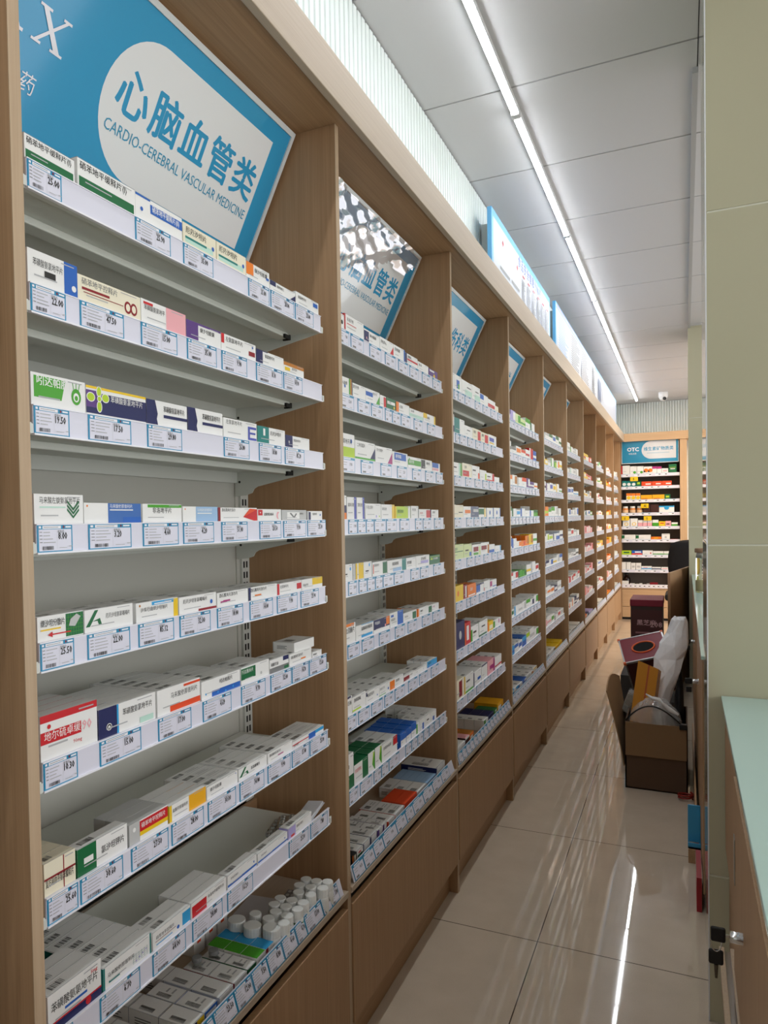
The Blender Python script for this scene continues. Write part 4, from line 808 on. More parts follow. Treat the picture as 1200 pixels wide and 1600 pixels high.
sign(2, True, '心脑血管类', 'CARDIO-CEREBRAL VASCULAR MEDICINE', False, 'blue vascular medicine sign under crumpled shiny film, second bay', True)
sign(3, True, '骨伤科类', '', False, 'blue sign in the third bay, half hidden by the panel')
for k in (4, 5, 6): sign(k, True, '类', '', False, 'blue sign corner showing in the %s bay from the camera' % ORD[k])

# ================================================================ notice boards above the fascia
def board(y0, y1, z1, x, label, kind):
    r = empty('notice_board', (x, (y0+y1)/2, 2.24)); tag(r, label, 'notice board'); L = y1-y0; H = z1-2.24
    m = MB(); m.box((-.012, -L/2, 0), (.006, L/2, H), lin('69b3e6')); F = Face(m, (.006, -L/2, 0), (0, L, 0), (0, 0, H))
    bu = .03/L; F.rect(bu, .02, 1-bu, .90, lin('bcc1cd'))
    if kind == 1:
        for i, ch in enumerate('食品安全信息公示栏'): F.text(ch, .37+i*.048, .74, .058, lin('3b58b0' if i < 6 else '8ea5d4'), res=2, bold=.02)
        for (u, v) in ((.14, .66), (.35, .62)): F.poly([(u*L, v*H), ((u+.012)*L, (v+.06)*H), (u*L, (v+.1)*H), ((u-.01)*L, (v+.05)*H)], C['r'])
        for (u, v) in ((.1, .28), (.26, .3)): F.bars(u, v, u+.16, v+.1, 1, C['E'])
        for i in range(6): F.bars(.42+i*.09, .1, .49+i*.09, .6, 17, C['E']); F.rect(.43+i*.09, .64, .47+i*.09, .67, C['r'])
    else:
        F.rect(bu, .93, .5, .97, lin('c9a3c4'))
        for k in range(3):
            u0 = .02+k*.13; F.rect(u0, .06, u0+.115, .86, lin('c6cbd6'))
            for i in range(16): F.bars(u0+.006, .1+i*.047, u0+.108, .1+(i+1)*.047, 1, lin('7aa6d4') if k < 1 else C['O'])
        F.bars(.44, .1, .5, .86, 14, C['E'])
        for i in range(3): F.rect(.55+i*.02, .2, .562+i*.02, .8, lin('5a6a90'))
        F.bars(.62, .3, .66, .8, 6, C['e'])
        for u in (.53, .68, .84): F.rect(u, .02, u+.0015, .9, C['e'])
    m.build('printed_panel', M_PRINT, r)
    for yy in (-L/2+.1, L/2-.13): m = MB(); m.box((-.06, yy, 0), (-.012, yy+.03, H*.9)); m.build('standoff', METAL, r)
board(3.09, 4.565, 2.545, -.018, 'food safety notice board with white face and blue border, nearer one', 1)
board(4.685, 9.1, 2.565, -.004, 'long white notice board with blue top edge, farther one', 2)

# ================================================================ cartons on the shelves
CN = dict(w='white', c='cream', n='navy', b='blue', B='blue', s='sky blue', t='teal', g='green', G='dark green', Z='lime', y='yellow', M='golden', o='orange', r='red', R='orange-red', d='crimson',
          D='brown', p='pink', m='magenta', v='purple', l='lilac', i='indigo', k='black', e='grey', E='grey', q='mint', a='amber', L='pale blue', N='slate', Y='pale green', x='pale', W='white')
recs = []
def rec(bay, shelf, y0, y1, h, st, ti, desc, d=.0215, rows=1, side=None, top=None, xf=-.0207, z=None, gap=.0008):
    lo = Y0+BW*(bay-1)+SY0+.001; hi = Y0+BW*(bay-1)+SY1-.001
    y0 = max(lo, y0); y1 = min(hi, y1)
    if shelf == 9: z = .4245 if z is None else z; xf = -.022 if xf == -.0207 else xf
    elif z is None: z = ZS[shelf-1]+.0062
    if y1-y0 < .008: return
    rows = min(rows, int(.215/(d+gap)))
    for r in range(rows):
        recs.append(dict(bay=bay, shelf=shelf, y0=y0, y1=y1, h=h, st=st, ti=ti, desc=desc, d=d, x=xf-r*(d+gap), z=z, row=r, side=side, top=top, n=0))
SIDE = {'红': None}
for (b, s, y0, y1, h, st, ti, rows, desc) in BOXES:
    side = None; top = None; d = .0215
    for tk in st.split():
        if tk.startswith('X0,0,') and tk[-2] == ',' and not tk.startswith('X0,0,1,'): side = tk[-1]
    if desc.startswith('white box with teal ends'): side = 't'
    if 'large white box with red title band' in desc: top = None
    if (b, s) == (2, 8): d = .036 if 'cube' in desc or 'green-topped' in desc else .03
    if 'cube box' in desc: top = 'b'; side = 'b'
    if 'green-topped' in desc: top = 'G'; side = 'G'
    if (b, s) == (3, 8): d = .03
    rec(b, s, y0, y1, h, st, ti, desc, d=d, rows=rows if s > 4 else 1, side=side, top=top)
# loose lying carton on the sixth shelf, and the ledges
rec(1, 6, 1.335, 1.425, .02, 'w', '', 'loose white carton', d=.05, rows=1, xf=-.024, z=ZS[5]+.0062+.052)
for (y0, y1, h, rows, st, side, top, desc, d) in [
    (.67, .735, .036, 3, 'w s', None, None, 'white barcode box', .06), (.738, .80, .036, 3, 'w s X.7,0,1,1,o', None, None, 'white box with orange side', .06), (.803, .868, .036, 3, 'w s', None, None, 'white box with black barcode', .06),
    (.872, .925, .034, 3, 'w s X0,0,.4,1,n', None, None, 'white box with navy corner', .06), (.955, .994, .034, 3, 'n X0,.0,.5,1,n X.5,0,1,1,y', 'w', 'w', 'white-topped box with navy and yellow end', .062),
    (.996, 1.033, .034, 2, 'b X.1,.2,.9,.8,w', 'w', 'w', 'white-topped box with blue end', .06), (1.04, 1.082, .033, 3, 'w s', None, None, 'white box with barcode and blue line', .06),
    (1.087, 1.128, .031, 2, 'w X0,0,1,.1,d T.1,.3,.5,k', 'd', 'w', 'white box with dark red edge', .055), (1.131, 1.16, .031, 2, 'G X.3,.3,.6,.6,r', 'G', 'w', 'white-topped box with green sides', .05),
    (1.162, 1.193, .035, 3, 'w s', None, 'g', 'small box with bright green top', .036), (1.196, 1.226, .034, 3, 'w X0,.6,.3,1,d', None, 's', 'small box with sky blue top', .036)]:
    rec(1, 9, y0, y1, h, st, '', desc, d=d, rows=rows, side=side, top=top)
for k in range(3): rec(1, 9, 1.165+k*.041, 1.2+k*.041, .045, 'w P.3,.3,.7,.7,R', '', 'white box with orange triangle', d=.03, xf=-.165)
for (y0, y1, h, rows, st, side, top, desc, d) in [
    (1.605, 1.63, .042, 1, 'k X.4,.1,.8,.9,c X0,0,.2,1,o', 'k', None, 'black and orange box', .05), (1.633, 1.67, .042, 1, 'w X.1,.0,.9,.6,G T.2,.7,.2,r', None, None, 'white box with dark green front', .05),
    (1.673, 1.718, .042, 1, 'w X.9,0,1,1,n X0,0,.06,1,n', 'n', None, 'white box with navy rim', .075), (1.721, 1.764, .042, 1, 'w X.9,0,1,1,n X0,0,.06,1,n', 'n', None, 'second white box with navy rim', .075),
    (1.767, 1.803, .04, 2, 'w Dv X0,0,.3,1,v', 'v', None, 'white box with violet wedges', .05), (1.805, 1.832, .04, 2, 'w Dv X0,0,.3,1,v', 'v', None, 'second white box with violet wedges', .05),
    (1.845, 1.893, .034, 2, 'w s X0,0,.05,1,R', 'R', None, 'white box with pink text', .05), (1.896, 1.972, .034, 3, 'w X.9,.2,.97,.8,k s', 'R', None, 'flat white box with coral edges', .035),
    (1.975, 2.08, .036, 2, 'R s', 'R', 'R', 'coral orange box', .035), (2.084, 2.175, .03, 3, 'w s X0,0,1,.2,s', None, None, 'flat white box with blue foot', .04), (2.178, 2.27, .03, 5, 'L X.1,.3,.6,.7,w', None, 'L', 'flat pale blue box', .022),
    (2.275, 2.366, .022, 1, 'w s', 'n', 'w', 'lower flat white box with navy end', .12), (2.372, 2.458, .04, 1, 'w X0,0,1,.3,g', None, 'w', 'flat white box with green edge', .13)]:
    rec(2, 9, y0, y1, h, st, '', desc, d=d, rows=rows, side=side, top=top)
rec(2, 9, 2.275, 2.366, .022, 'w s X0,0,.05,1,n', '', 'upper flat white box with navy end', d=.12, side='n', top='w', z=.447)
for (y0, y1, h, rows, st, side, top, desc, d) in [
    (2.51, 2.62, .04, 3, 'w s', None, None, 'white printed box', .045), (2.625, 2.68, .045, 2, 'w X0,.3,1,.8,D', 'D', 'p', 'pale box with brown front', .05), (2.683, 2.74, .045, 2, 'o X.2,.3,.8,.7,w', 'o', 'a', 'orange-brown box', .05),
    (2.9, 2.97, .04, 3, 'w s X0,0,.4,1,g', None, None, 'white and green box', .04), (2.975, 3.07, .04, 3, 'w X0,.5,1,1,n s', 'n', 'n', 'white box with navy lettering', .04), (3.075, 3.13, .04, 2, 'g X.3,.2,.8,.8,w', 'g', 'G', 'green box', .04), (3.14, 3.25, .05, 2, 'M X.1,.2,.6,.7,w', 'M', 'M', 'golden box', .05)]:
    rec(3, 9, y0, y1, h, st, '', desc, d=d, rows=rows, side=side, top=top)
# the bays farther down the aisle: colours shelf by shelf
FAR = {4: ['lw Yg Yg Yg wg wG wr', 'wE wo wR wr rw bw wn', 'wo wa we wR vw wo wo', 'wG ws wb wE wb gG we', 'wb wo oR oa ya wg we', 'wr wr gG wy we wR wr', 'wG ws we wg wn wg Zg', 'sb wb bs wZ we wg wG', 'sw ws wb bw we wa wy wE'],
       5: ['we we wG wb wG wn', 'yw we wg gZ wo wy', 'wk wv wi wy wg we', 'oZ wg wg we we wG', 'wk wZ wn bw wn nw', 'wn wb wy we wb wt', 'we wo nw we we', 'wp wg wE wr we', 'we wE yM yr'],
       6: ['we wg we we', 'we wq we wb', 'wb wb ws we', 'wb we wb bw', 'we wr we wo', 'we we wk wr', 'rw wr we wr', 'wn wo nw wn we', 'we wk wE'],
       7: ['yr wy Rw yw', 'yw yr rw wy', 'wy we wa', 'wG wb gw', 'pr pw pr', 'wr pw pr', 'pw wr pr', 'pR wp', 'ow nw lw pw'],
       8: ['wr wg wb', 'wy wg yw', 'we wr we', 'wy wr wy', 'we wp we', 'yw wy yo', 'we wb we', 'we wr wo', 'wy we wE'],
       9: ['pw wo pw', 'oy oa ow', 'pw wr', 'yw oy', 'ow yw', 'oa ya', 'ow ow', 'pa wa', 'oy oa'],
       10: ['ww we', 'we we', 'we wo', 'wa we', 'wo we', 'wo we', 'we we', 'we we', 'we we']}
for b, rows_ in FAR.items():
    for s, line in enumerate(rows_, 1):
        its = line.split(); y = Y0+BW*(b-1)+.024+R.uniform(0, .01); end = Y0+BW*(b-1)+.82; n = len(its); w_ = (end-y)/max(n, 5.5)
        while y < end-.05:
            it = its[min(len(its)-1, int((y-(Y0+BW*(b-1)+.02))/(.8/len(its))))]
            w0 = w_*R.uniform(.8, 1.12)
            if y+w0 > end: break
            mk = R.choice(['X.1,.35,.9,.8,', 'X0,0,.3,1,', 'X0,.6,1,1,', 'X.5,.2,1,.9,', 'X0,.3,1,.55,'])
            desc = '%s box' % CN[it[0]]
            if it[1] != 'e' and it[1] != it[0]: desc += ' marked %s' % CN[it[1]]
            h = R.uniform(.056, .088) if s < 9 else R.uniform(.035, .05)
            rec(b, s, y, y+w0-.002, h, it[0]+' '+mk+it[1]+' s', '', desc, d=.0235 if s < 9 else .04, rows=(1 if s < 5 else (4 if s < 9 else 3)))
            y += w0
# which of them does the camera see, and how much of it
def aabb(a, b):
    vs = [(x, y, z) for x in (a[0], b[0]) for y in (a[1], b[1]) for z in (a[2], b[2])]
    return vs, [(0, 1, 3, 2), (4, 6, 7, 5), (0, 4, 5, 1), (2, 3, 7, 6), (0, 2, 6, 4), (1, 5, 7, 3)]
V = []; P = []; own = []
def addb(a, b, k):
    vs, fs = aabb(a, b); n = len(V); V.extend(vs)
    for f in fs: P.append(tuple(i+n for i in f)); own.append(k)
for i, r in enumerate(recs): addb((r['x']-r['d'], r['y0'], r['z']), (r['x'], r['y1'], r['z']+r['h']), i)
for k in range(0, 11):
    y = Y0+BW*(k-1); addb((-.3, y+.883, 0), (0, y+.9, 2.15), -1)
    addb((-.3, y, .40), (.003, y+.88, .424), -1); addb((-.012, y+.02, .424), (-.002, y+.86, .461), -1)
    for z in ZS: addb((-.24, y+SY0, z), (-.02, y+SY1, z+.006), -1); addb((-.0204, y+SY0, z), (-.0165, y+SY1, z+.036), -1)
addb((.745, 2.08, 0), (1.4, 2.6, 2.6), -1)
for a, b in (((.44, 3.7, 0), (.7, 4.1, .5)),): addb(a, b, -1)
bvh = BVHTree.FromPolygons([Vector(v) for v in V], P)
org = CAM.translation; Rm = CAM.to_3x3(); fpx = 1163.55
for py in range(2, 1600, 4):
    for px in range(30, 1060, 3):
        d = Rm @ Vector(((px-503)/fpx, (841.5-py)/fpx, -1))
        if d.x > .06: continue
        hit = bvh.ray_cast(org, d.normalized())
        if hit[2] is not None and own[hit[2]] >= 0: recs[own[hit[2]]]['n'] += 1
order = sorted([i for i, r in enumerate(recs) if r['n'] > 0], key=lambda i: -recs[i]['n'])
single = set(order[:300])
print('CARTONS', len(recs), 'seen', len(order), 'smallest single', recs[order[min(299, len(order)-1)]]['n'], 'bays', {b: sum(1 for i in single if recs[i]['bay'] == b) for b in range(1, 11)})
# number them along each shelf
pos = {}
for b in range(1, 11):
    for s in range(1, 10):
        ys = sorted({round(r['y0'], 3) for r in recs if r['bay'] == b and r['shelf'] == s and r['x'] > -.1 and 'loose' not in r['desc']})
        for i, y in enumerate(ys): pos[(b, s, y)] = i+1
CART = {}
bulk = MB(); used = set()
def cmesh(r, lod):
    key = (r['st'], r['ti'], round(r['y1']-r['y0'], 4), round(r['h'], 4), r['d'], lod)
    if key not in CART:
        m = MB(); carton(m, r['y1']-r['y0'], r['h'], r['d'], r['st'], r['ti'], r['side'], r['top'], lod, v0=.012 if r['shelf'] == 9 else None); CART[key] = m.to_mesh('medicine_box', [M_PRINT])
    return CART[key]
for i, r in enumerate(recs):
    if i in single:
        lod = 2 if r['bay'] < 3 else 1
        o = bpy.data.objects.new('medicine_box', cmesh(r, lod)); COL.objects.link(o); o.location = (r['x'], (r['y0']+r['y1'])/2, r['z'])
        pn = pos.get((r['bay'], r['shelf'], round(r['y0'], 3)), 1); where = '%s, %s' % (SHELF[r['shelf']], BAY[r['bay']])
        if 'loose' in r['desc']: lb = 'loose white box lying on top of the row, sixth shelf, nearest bay'
        elif r['x'] < -.1 and 'orange triangle' in r['desc']: lb = 'white box with orange triangle at the back of the nearest ledge, %s one' % ('nearest' if r['y0'] < 1.18 else 'middle' if r['y0'] < 1.23 else 'farthest')
        elif r['row'] == 0: lb = '%s, %s from left, %s' % (r['desc'], ORD[pn], where)
        else:
            wd = ' '.join(r['desc'].split(' with ')[0].split(' marked ')[0].split()[-5:])
            lb = '%s, %s deep behind %s from left, %s' % (wd, ['', 'two', 'three', 'four', 'five', 'six', 'seven', 'eight', 'nine', 'ten'][r['row']], ORD[pn], where)
        k = 0
        lb0 = lb
        while lb in used: k += 1; lb = lb0.replace(' from left', ' from left '+['nearer', 'middle', 'farther'][min(k, 2)])+('' if k < 3 else ' again')
        used.add(lb)
        tag(o, lb, 'medicine box', 'medicine boxes on the %s, %s' % (SHELF[r['shelf']], BAY[r['bay']]))
    elif r['n'] > 0 or r['row'] <= 1:
        carton(bulk, r['y1']-r['y0'], r['h'], r['d'], r['st'], '', r['side'], r['top'], 1 if r['n'] > 3 else 0, Matrix.Translation((r['x'], (r['y0']+r['y1'])/2, r['z'])))
o = bulk.build('medicine_boxes', M_PRINT); tag(o, 'rows of small medicine boxes filling the farther shelving bays', 'medicine boxes'); o['kind'] = 'stuff'
# ================================================================ pill bottles, glass jars and papers on the nearest ledge
WPL = mat('white_bottle_plastic', 'e6e7e3', .4); CAPM = mat('white_ribbed_cap', 'eceeeb', .45); GREENL = mat('green_bottle_label', '3d7a3a', .45); YELL = mat('yellow_bottle_label', 'd8c63a', .45)
LZ = .4245
def bottle_meshes(r, h, lab):
    m = MB(); m.lathe([(r*.96, 0), (r, .002), (r, h*.62), (r*.93, h*.66), (r*.8, h*.69)], 22); body = m.to_mesh('body', [WPL])
    m = MB(); m.lathe([(r*1.005, h*.08), (r*1.012, h*.09), (r*1.012, h*.55), (r*1.005, h*.56)], 22); lb = m.to_mesh('bottle_label', [lab])
    m = MB(); n = 40; pr = []
    for k in range(n): a = 2*math.pi*k/n; q = r*(.97 if k % 2 else .945); pr.append((q*math.cos(a), q*math.sin(a)))
    z0, z1 = h*.68, h
    for k in range(n): k2 = (k+1) % n; m.face([(*pr[k], z0), (*pr[k2], z0), (*pr[k2], z1-.0015), (*pr[k], z1-.0015)])
    m.face([(*p, z0) for p in pr][::-1]); tp = [(p[0]*.95, p[1]*.95, z1) for p in pr]
    for k in range(n): k2 = (k+1) % n; m.face([(*pr[k], z1-.0015), (*pr[k2], z1-.0015), tp[k2], tp[k]])
    m.face(tp); cp = m.to_mesh('cap', [CAPM]); return body, lb, cp
BK = {'s': bottle_meshes(.0128, .0545, WPL), 'g': bottle_meshes(.0128, .0545, GREENL), 'y': bottle_meshes(.0128, .0545, YELL), 'b': bottle_meshes(.0185, .052, WPL)}
bott = [(-.055, 1.438, 's', 'small white bottle in the far back corner of the ledge cluster'), (-.032+.002, 1.4395, 's', 'small white bottle, back end of the ledge cluster, middle file'), (-.004-.022+.019, 1.447, 's', 'lone small white bottle nearest the end panel, touching the rail'),
        (-.056, 1.4085, 's', 'small white bottle, second from the end panel, wall-side file'), (-.0295, 1.411, 's', 'small white bottle, second from the end panel, middle file'), (-.0125+.0085-.0, 1.417, 's', 'small white bottle, second from the end panel, rail-side file'),
        (-.043, 1.380, 's', 'small white bottle, third from the end panel, wall side'), (-.0155, 1.3815, 's', 'small white bottle, third from the end panel, rail side'),
        (-.067, 1.343, 's', 'small white bottle at the wall-side corner of the six-bottle block'), (-.0405, 1.345, 's', 'small white bottle in the middle of the six-bottle block, far row'), (-.0145, 1.346, 'y', 'small white bottle with yellow label, six-bottle block, rail side'),
        (-.066, 1.316, 'g', 'small white bottle, green label, wall side of the six-bottle block'), (-.0395, 1.3175, 's', 'small white bottle in the middle of the six-bottle block, near row'), (-.0135, 1.318, 'g', 'small white bottle, green label, near the rail, six-bottle block'),
        (-.083, 1.268, 's', 'small white bottle beside the three wide-capped jars, wall side'), (-.108, 1.238, 'b', 'wide white-capped jar, farthest of three from the rail'), (-.068, 1.232, 'b', 'wide white-capped jar in the middle of three'), (-.05, 1.264, 's', 'small white bottle between the wide jars and the bottle pair'),
        (-.049, 1.2915, 's', 'ribbed white bottle standing behind its twin, nearer the wall'), (-.0205, 1.288, 's', 'ribbed white bottle standing before its twin, nearer the rail'), (-.03, 1.2415, 'b', 'wide white-capped jar nearest the rail, beside the blue-topped boxes'), (-.0135, 1.2605, 's', 'small white bottle wedged between wide jar and rail')]
for x, y, k, lb in bott:
    t = empty('pill_bottle', (x-.0055, y, LZ)); tag(t, lb, 'bottle', 'white pill bottles on the nearest ledge')
    for nm, me in zip(('body', 'bottle_label', 'cap'), BK[k]): part(nm, me, t)
GLASS = mat('clear_glass', 'f0f6f4', .03, trans=1.0, ior=1.45)
for x, y, lb in ((-.115, 1.105, 'small clear glass vial standing behind the boxes, left one'), (-.10, 1.137, 'small clear glass vial standing behind the boxes, right one')):
    t = empty('glass_vial', (x, y, LZ)); tag(t, lb, 'vial', 'clear vials on the nearest ledge')
    m = MB(); m.lathe([(.011, 0), (.0125, .001), (.0125, .03), (.008, .034), (.008, .04)], 20); m.build('body', GLASS, t)
    m = MB(); m.lathe([(.009, .0395), (.0095, .0405), (.0095, .046), (.009, .047)], 20); m.build('stopper', mat('grey_rubber', '8a8c8c', .6), t)
PAPER = mat('white_paper', 'd5d7dc', .6)
for i, (x, y, a, lb) in enumerate(((-.13, 1.345, .3, 'loose white paper slip lying flat behind the bottles, lower one'), (-.145, 1.365, .12, 'loose white paper slip lying flat behind the bottles, upper one'))):
    m = MB(); m.box((-.04, -.055, 0), (.04, .055, .0008)); o = m.build('paper_slip', PAPER); o.location = (x, y, LZ+.0005+i*.0012); o.rotation_euler.z = a; tag(o, lb, 'paper')
m = MB(); m.box((-.025, -.075, 0), (.025, .075, .003), C['E']); F = Face(m, (-.025, .075, .003), (.05, 0, 0), (0, -.15, 0)) if False else Face(m, (-.025, -.075, .003), (.05, 0, 0), (0, .15, 0))
for i in range(4):
    for j in range(9): F.ell(.15+i*.233, .06+j*.11, .0045, .0055, C['e'], 8)
o = m.build('blister_pack', M_PRINT); o.location = (-.088, 1.40, LZ); o.rotation_euler.z = .15; tag(o, 'grey blister sheet lying flat behind the white bottles', 'blister pack')
for i, (x, y, z, a, pr, lb) in enumerate(((-.135, 1.235, LZ+.0005, .2, '1.00', 'loose blue-edged price card lying behind the wide jars'), (-.10, 1.165, LZ+.0005, -.3, '9', 'loose blue-edged price card leaning behind the green-topped boxes'))):
    o = bpy.data.objects.new('price_card', cached(('price_tag', .085, pr, False), m_tag(.085, pr, 2), M_TAG)); COL.objects.link(o)
    o.location = (x, y, z); o.rotation_euler = (0, -math.pi/2*.96 if i == 0 else -.5, a); tag(o, lb, 'price card')
# blister packs folded on the lowest metal shelf of the nearest bay
FOIL = mat('silver_foil', 'b9bbba', .28, .7)
for i, (x, y, a, t_, lb) in enumerate(((-.10, 1.385, .2, .05, 'silver blister strip at the shelf end, underneath the other'), (-.085, 1.40, .45, -.12, 'silver blister strip on top of the pair at the shelf end'), (-.05, 1.44, .1, .1, 'white folded leaflet beside the blister strips, by the last price tag'))):
    m = MB(); m.box((-.02, -.045, 0), (.02, .045, .0012))
    if i < 2:
        for k in range(5):
            for s in (-1, 1): m.lathe([(.0062, .001), (.0058, .004), (.003, .0058)], 10, (s*.0095, -.034+.017*k, 0))
    else: m.box((-.018, -.043, .0012), (.018, .043, .006), bev=.001)
    o = m.build('blister_strip' if i < 2 else 'folded_leaflet', FOIL if i < 2 else PAPER); o.location = (x, y, ZS[7]+.008+.012*i); o.rotation_euler = (t_, -.1, a); tag(o, lb, 'blister pack' if i < 2 else 'leaflet', None)

# ================================================================ end wall cabinet
e = empty('end_cabinet', (0, 9.7, 0)); tag(e, 'pale wood end cabinet across the aisle with blue sign', 'shelving unit')
WE = wood_mat('end_cabinet_wood', 2, 'bd9a74', 'cfae88')
WEx = wood_mat('end_cabinet_wood_cross', 0, 'bd9a74', 'cfae88')
m = MB(); m.box((.0, -.045, 2.142), (1.6, -.028, 2.238), bev=.0015); m.box((0, -.03, 2.149), (1.6, .28, 2.162)); m.build('header', WEx, e)
for x0, x1 in ((-.02, .006), (.648, .722)):
    m = MB(); m.box((x0, -.012 if x0 < 0 else -.03, 0), (x1, .28, 2.149), bev=.001); m.build('side_panel', WE if x0 > 0 else W_V, e)
m = MB(); m.box((.006, .24, .40), (.648, .26, 2.149)); m.build('back_panel', mat('dark_taupe_back', '6b625a', .6), e)
m = MB(); m.box((.006, -.01, .372), (.648, .24, .386), bev=.001); m.build('ledge', WEx, e)
m = MB(); m.box((.009, -.006, .16), (.645, .01, .368), bev=.0015); m.build('cabinet_door', WEx, e)
m = MB(); m.box((.009, -.004, .03), (.645, .012, .156), bev=.001); m.build('plinth', WEx, e)
m = MB(); m.box((.006, .02, .0), (.648, .04, .03)); m.build('toe_recess', SLOT, e)
EZ = [1.722, 1.573, 1.414, 1.256, 1.093, .936, .752, .573]
for z in EZ:
    sh = MB(); sh.box((.008, -.005, 0), (.646, .238, .005)); sh = sh.build('shelf', METAL, e, (0, 0, z))
    m = MB(); m.box((.008, -.012, -.002), (.646, -.0055, .034), C['P'])
    F = Face(m, (.008, -.012, -.002), (.638, 0, 0), (0, 0, .036)); a = .03
    while a < .88: F.rect(a, .1, a+.1, .95, C['W']); F.rect(a+.055, .45, a+.09, .68, C['k']); F.rect(a, .9, a+.1, .98, C['T']); a += R.choice((.11, .16, .2))
    m.build('price_strip', M_TAG, sh)
m = MB(); m.box((.008, -.014, .386), (.646, -.009, .43), C['P']); F = Face(m, (.008, -.014, .386), (.638, 0, 0), (0, 0, .044))
for i in range(12): F.rect(.02+i*.08, .08, .09+i*.08, .95, C['W']); F.rect(.06+i*.08, .4, .085+i*.08, .62, C['k'])
m.build('price_rail', M_TAG, e)
for x, z, t in ((.11, 1.669, '-5'), (.225, 1.344, '买'), (.01, 1.199, '-5'), (.256, 1.195, '-5')):
    m = MB(); m.box((x, -.02, z), (x+.085, -.018, z+.052), C['y']); F = Face(m, (x, -.02, z), (.085, 0, 0), (0, 0, .052)); F.text(t.replace('-', ''), .36, .22, .036, C['k'], res=1, bold=.03)
    o = m.build('price_flag', M_TAG, e); o['label'] = 'yellow flag hanging from the shelf edge'
# blue sign of the end cabinet
s = empty('category_sign', (.325, 9.72, 2.03)); tag(s, 'flat blue OTC sign on the end cabinet across the aisle', 'sign')
m = MB(); m.box((-.313, -.012, -.15), (.313, .01, .148), C['w']); m.build('frame', mat('white_sign_frame', 'dfe3e3', .35), s)
m = MB(); m.box((-.305, -.0145, -.142), (.305, -.0122, .14), lin('2f8fb8')); F = Face(m, (-.305, -.0145, -.142), (.61, 0, 0), (0, 0, .282))
rad = .105; cx = .355*.61+rad; cy = .52*.282
F.poly([(cx+rad*math.cos(math.pi*(.5+i/20)), cy+rad*math.sin(math.pi*(.5+i/20))) for i in range(21)]+[(.965*.61, cy-rad), (.965*.61, cy+rad)], lin('d8dadd'))
F.text('OTC', .095, .50, .062, C['W'], res=2, bold=.03); F.text('非处方药', .12, .36, .022, C['W'], res=1); F.text('维生素矿物质类', .395, .50, .05, lin('2f8fb8'), res=2, bold=.02, maxw=.32); F.rect(.45, .38, .85, .4, lin('8fb8cc'))
m.build('printed_panel', M_SIGN, s)
used2 = {}
for (sf, x0, x1, h, st, desc) in ENDB:
    z = EZ[sf-1]+.0055 if sf < 9 else .3865; d = .06 if sf < 9 else .035; x0 = max(x0, .008); x1 = min(x1, .645)
    m = MB(); carton(m, x1-x0, h+.006, d, st, '', None, None, 1, v0=.028); o = m.build('supplement_box', M_PRINT)
    o.location = ((x0+x1)/2, 9.700 if sf < 9 else 9.72, z); o.rotation_euler.z = -math.pi/2
    used2[sf] = used2.get(sf, 0)+1
    tag(o, '%s, %s of the end cabinet, %s from left' % (desc, SHELF[sf] if sf < 8 else ('eighth shelf' if sf == 8 else 'bottom ledge'), ORD[used2[sf]]), 'supplement box', 'supplement boxes on the end cabinet')
AMB = mat('orange_tinted_jar', 'd98a4a', .25); 
for i, x in enumerate((.05, .13, .21)):
    t = empty('supplement_jar', (x, 9.74, EZ[3]+.0055)); tag(t, 'orange jar with white lid, fourth shelf of the end cabinet, %s from left' % ORD[i+1], 'jar', 'orange jars on the end cabinet')
    m = MB(); m.lathe([(.03, 0), (.034, .004), (.034, .075), (.026, .085)], 18); m.build('body', AMB, t)
    m = MB(); m.lathe([(.0345, .02), (.0348, .022), (.0348, .06), (.0345, .062)], 18); m.build('jar_label', mat('pale_orange_label', 'e8c39a', .5), t)
    m = MB(); m.lathe([(.027, .085), (.028, .087), (.028, .105), (.026, .107)], 18); m.build('cap', CAPM, t)
t = empty('brown_bottle', (.055, 9.81, .3865)); tag(t, 'dark brown bottle behind a white box on the end cabinet bottom ledge', 'bottle')
m = MB(); m.lathe([(.038, 0), (.042, .005), (.042, .10), (.03, .125), (.018, .135), (.018, .15)], 20); m.build('body', mat('brown_glass', '2a1512', .15), t)
m = MB(); m.lathe([(.02, .147), (.021, .149), (.021, .165), (.019, .167)], 20); m.build('cap', BLACK, t)

# ================================================================ ceiling dome camera
t = empty('dome_camera', (.485, 9.25, CEIL)); tag(t, 'white dome security camera on the ceiling near the end wall', 'camera')
m = MB(); m.lathe([(.045, -.001), (.048, -.004), (.048, -.055), (.044, -.06)], 24); m.build('housing', KNOB, t)
m = MB(); bm = bmesh.new(); bmesh.ops.create_uvsphere(bm, u_segments=20, v_segments=12, radius=.04); bmesh.ops.translate(bm, verts=bm.verts, vec=(0, 0, -.062)); m.bm(bm, smooth=True); m.build('turret', KNOB, t)
m = MB(); m.tube([(.012, -.03, -.075), (.02, -.043, -.082)], [.019, .017], 16); m.build('lens', BLACK, t)

# ================================================================ columns on the right
def column(nm, x0, x1, y0, y1, zs_):
    t = mat('cream_glazed_tile', 'bfbb9f', .07, spec=.6); g = mat('white_grout', 'dcdccb', .5)
    m = MB(); zz = [0]+zs_+[2.64]
    for a, b in zip(zz[:-1], zz[1:]): m.box((x0, y0, a+.0022), (x1, y1, b-.0022), bev=.0012)
    m.box((x0+.002, y0+.002, 0), (x1-.002, y1-.002, 2.64), mi=1)
    return struct(m.build(nm, [t, g]))
column('pillar_near', .7445, 1.35, 2.06, 2.6, [.37, 1.19, 2.0])
column('pillar_far', .722, 1.3, 6.12, 6.62, [1.17, 1.97])
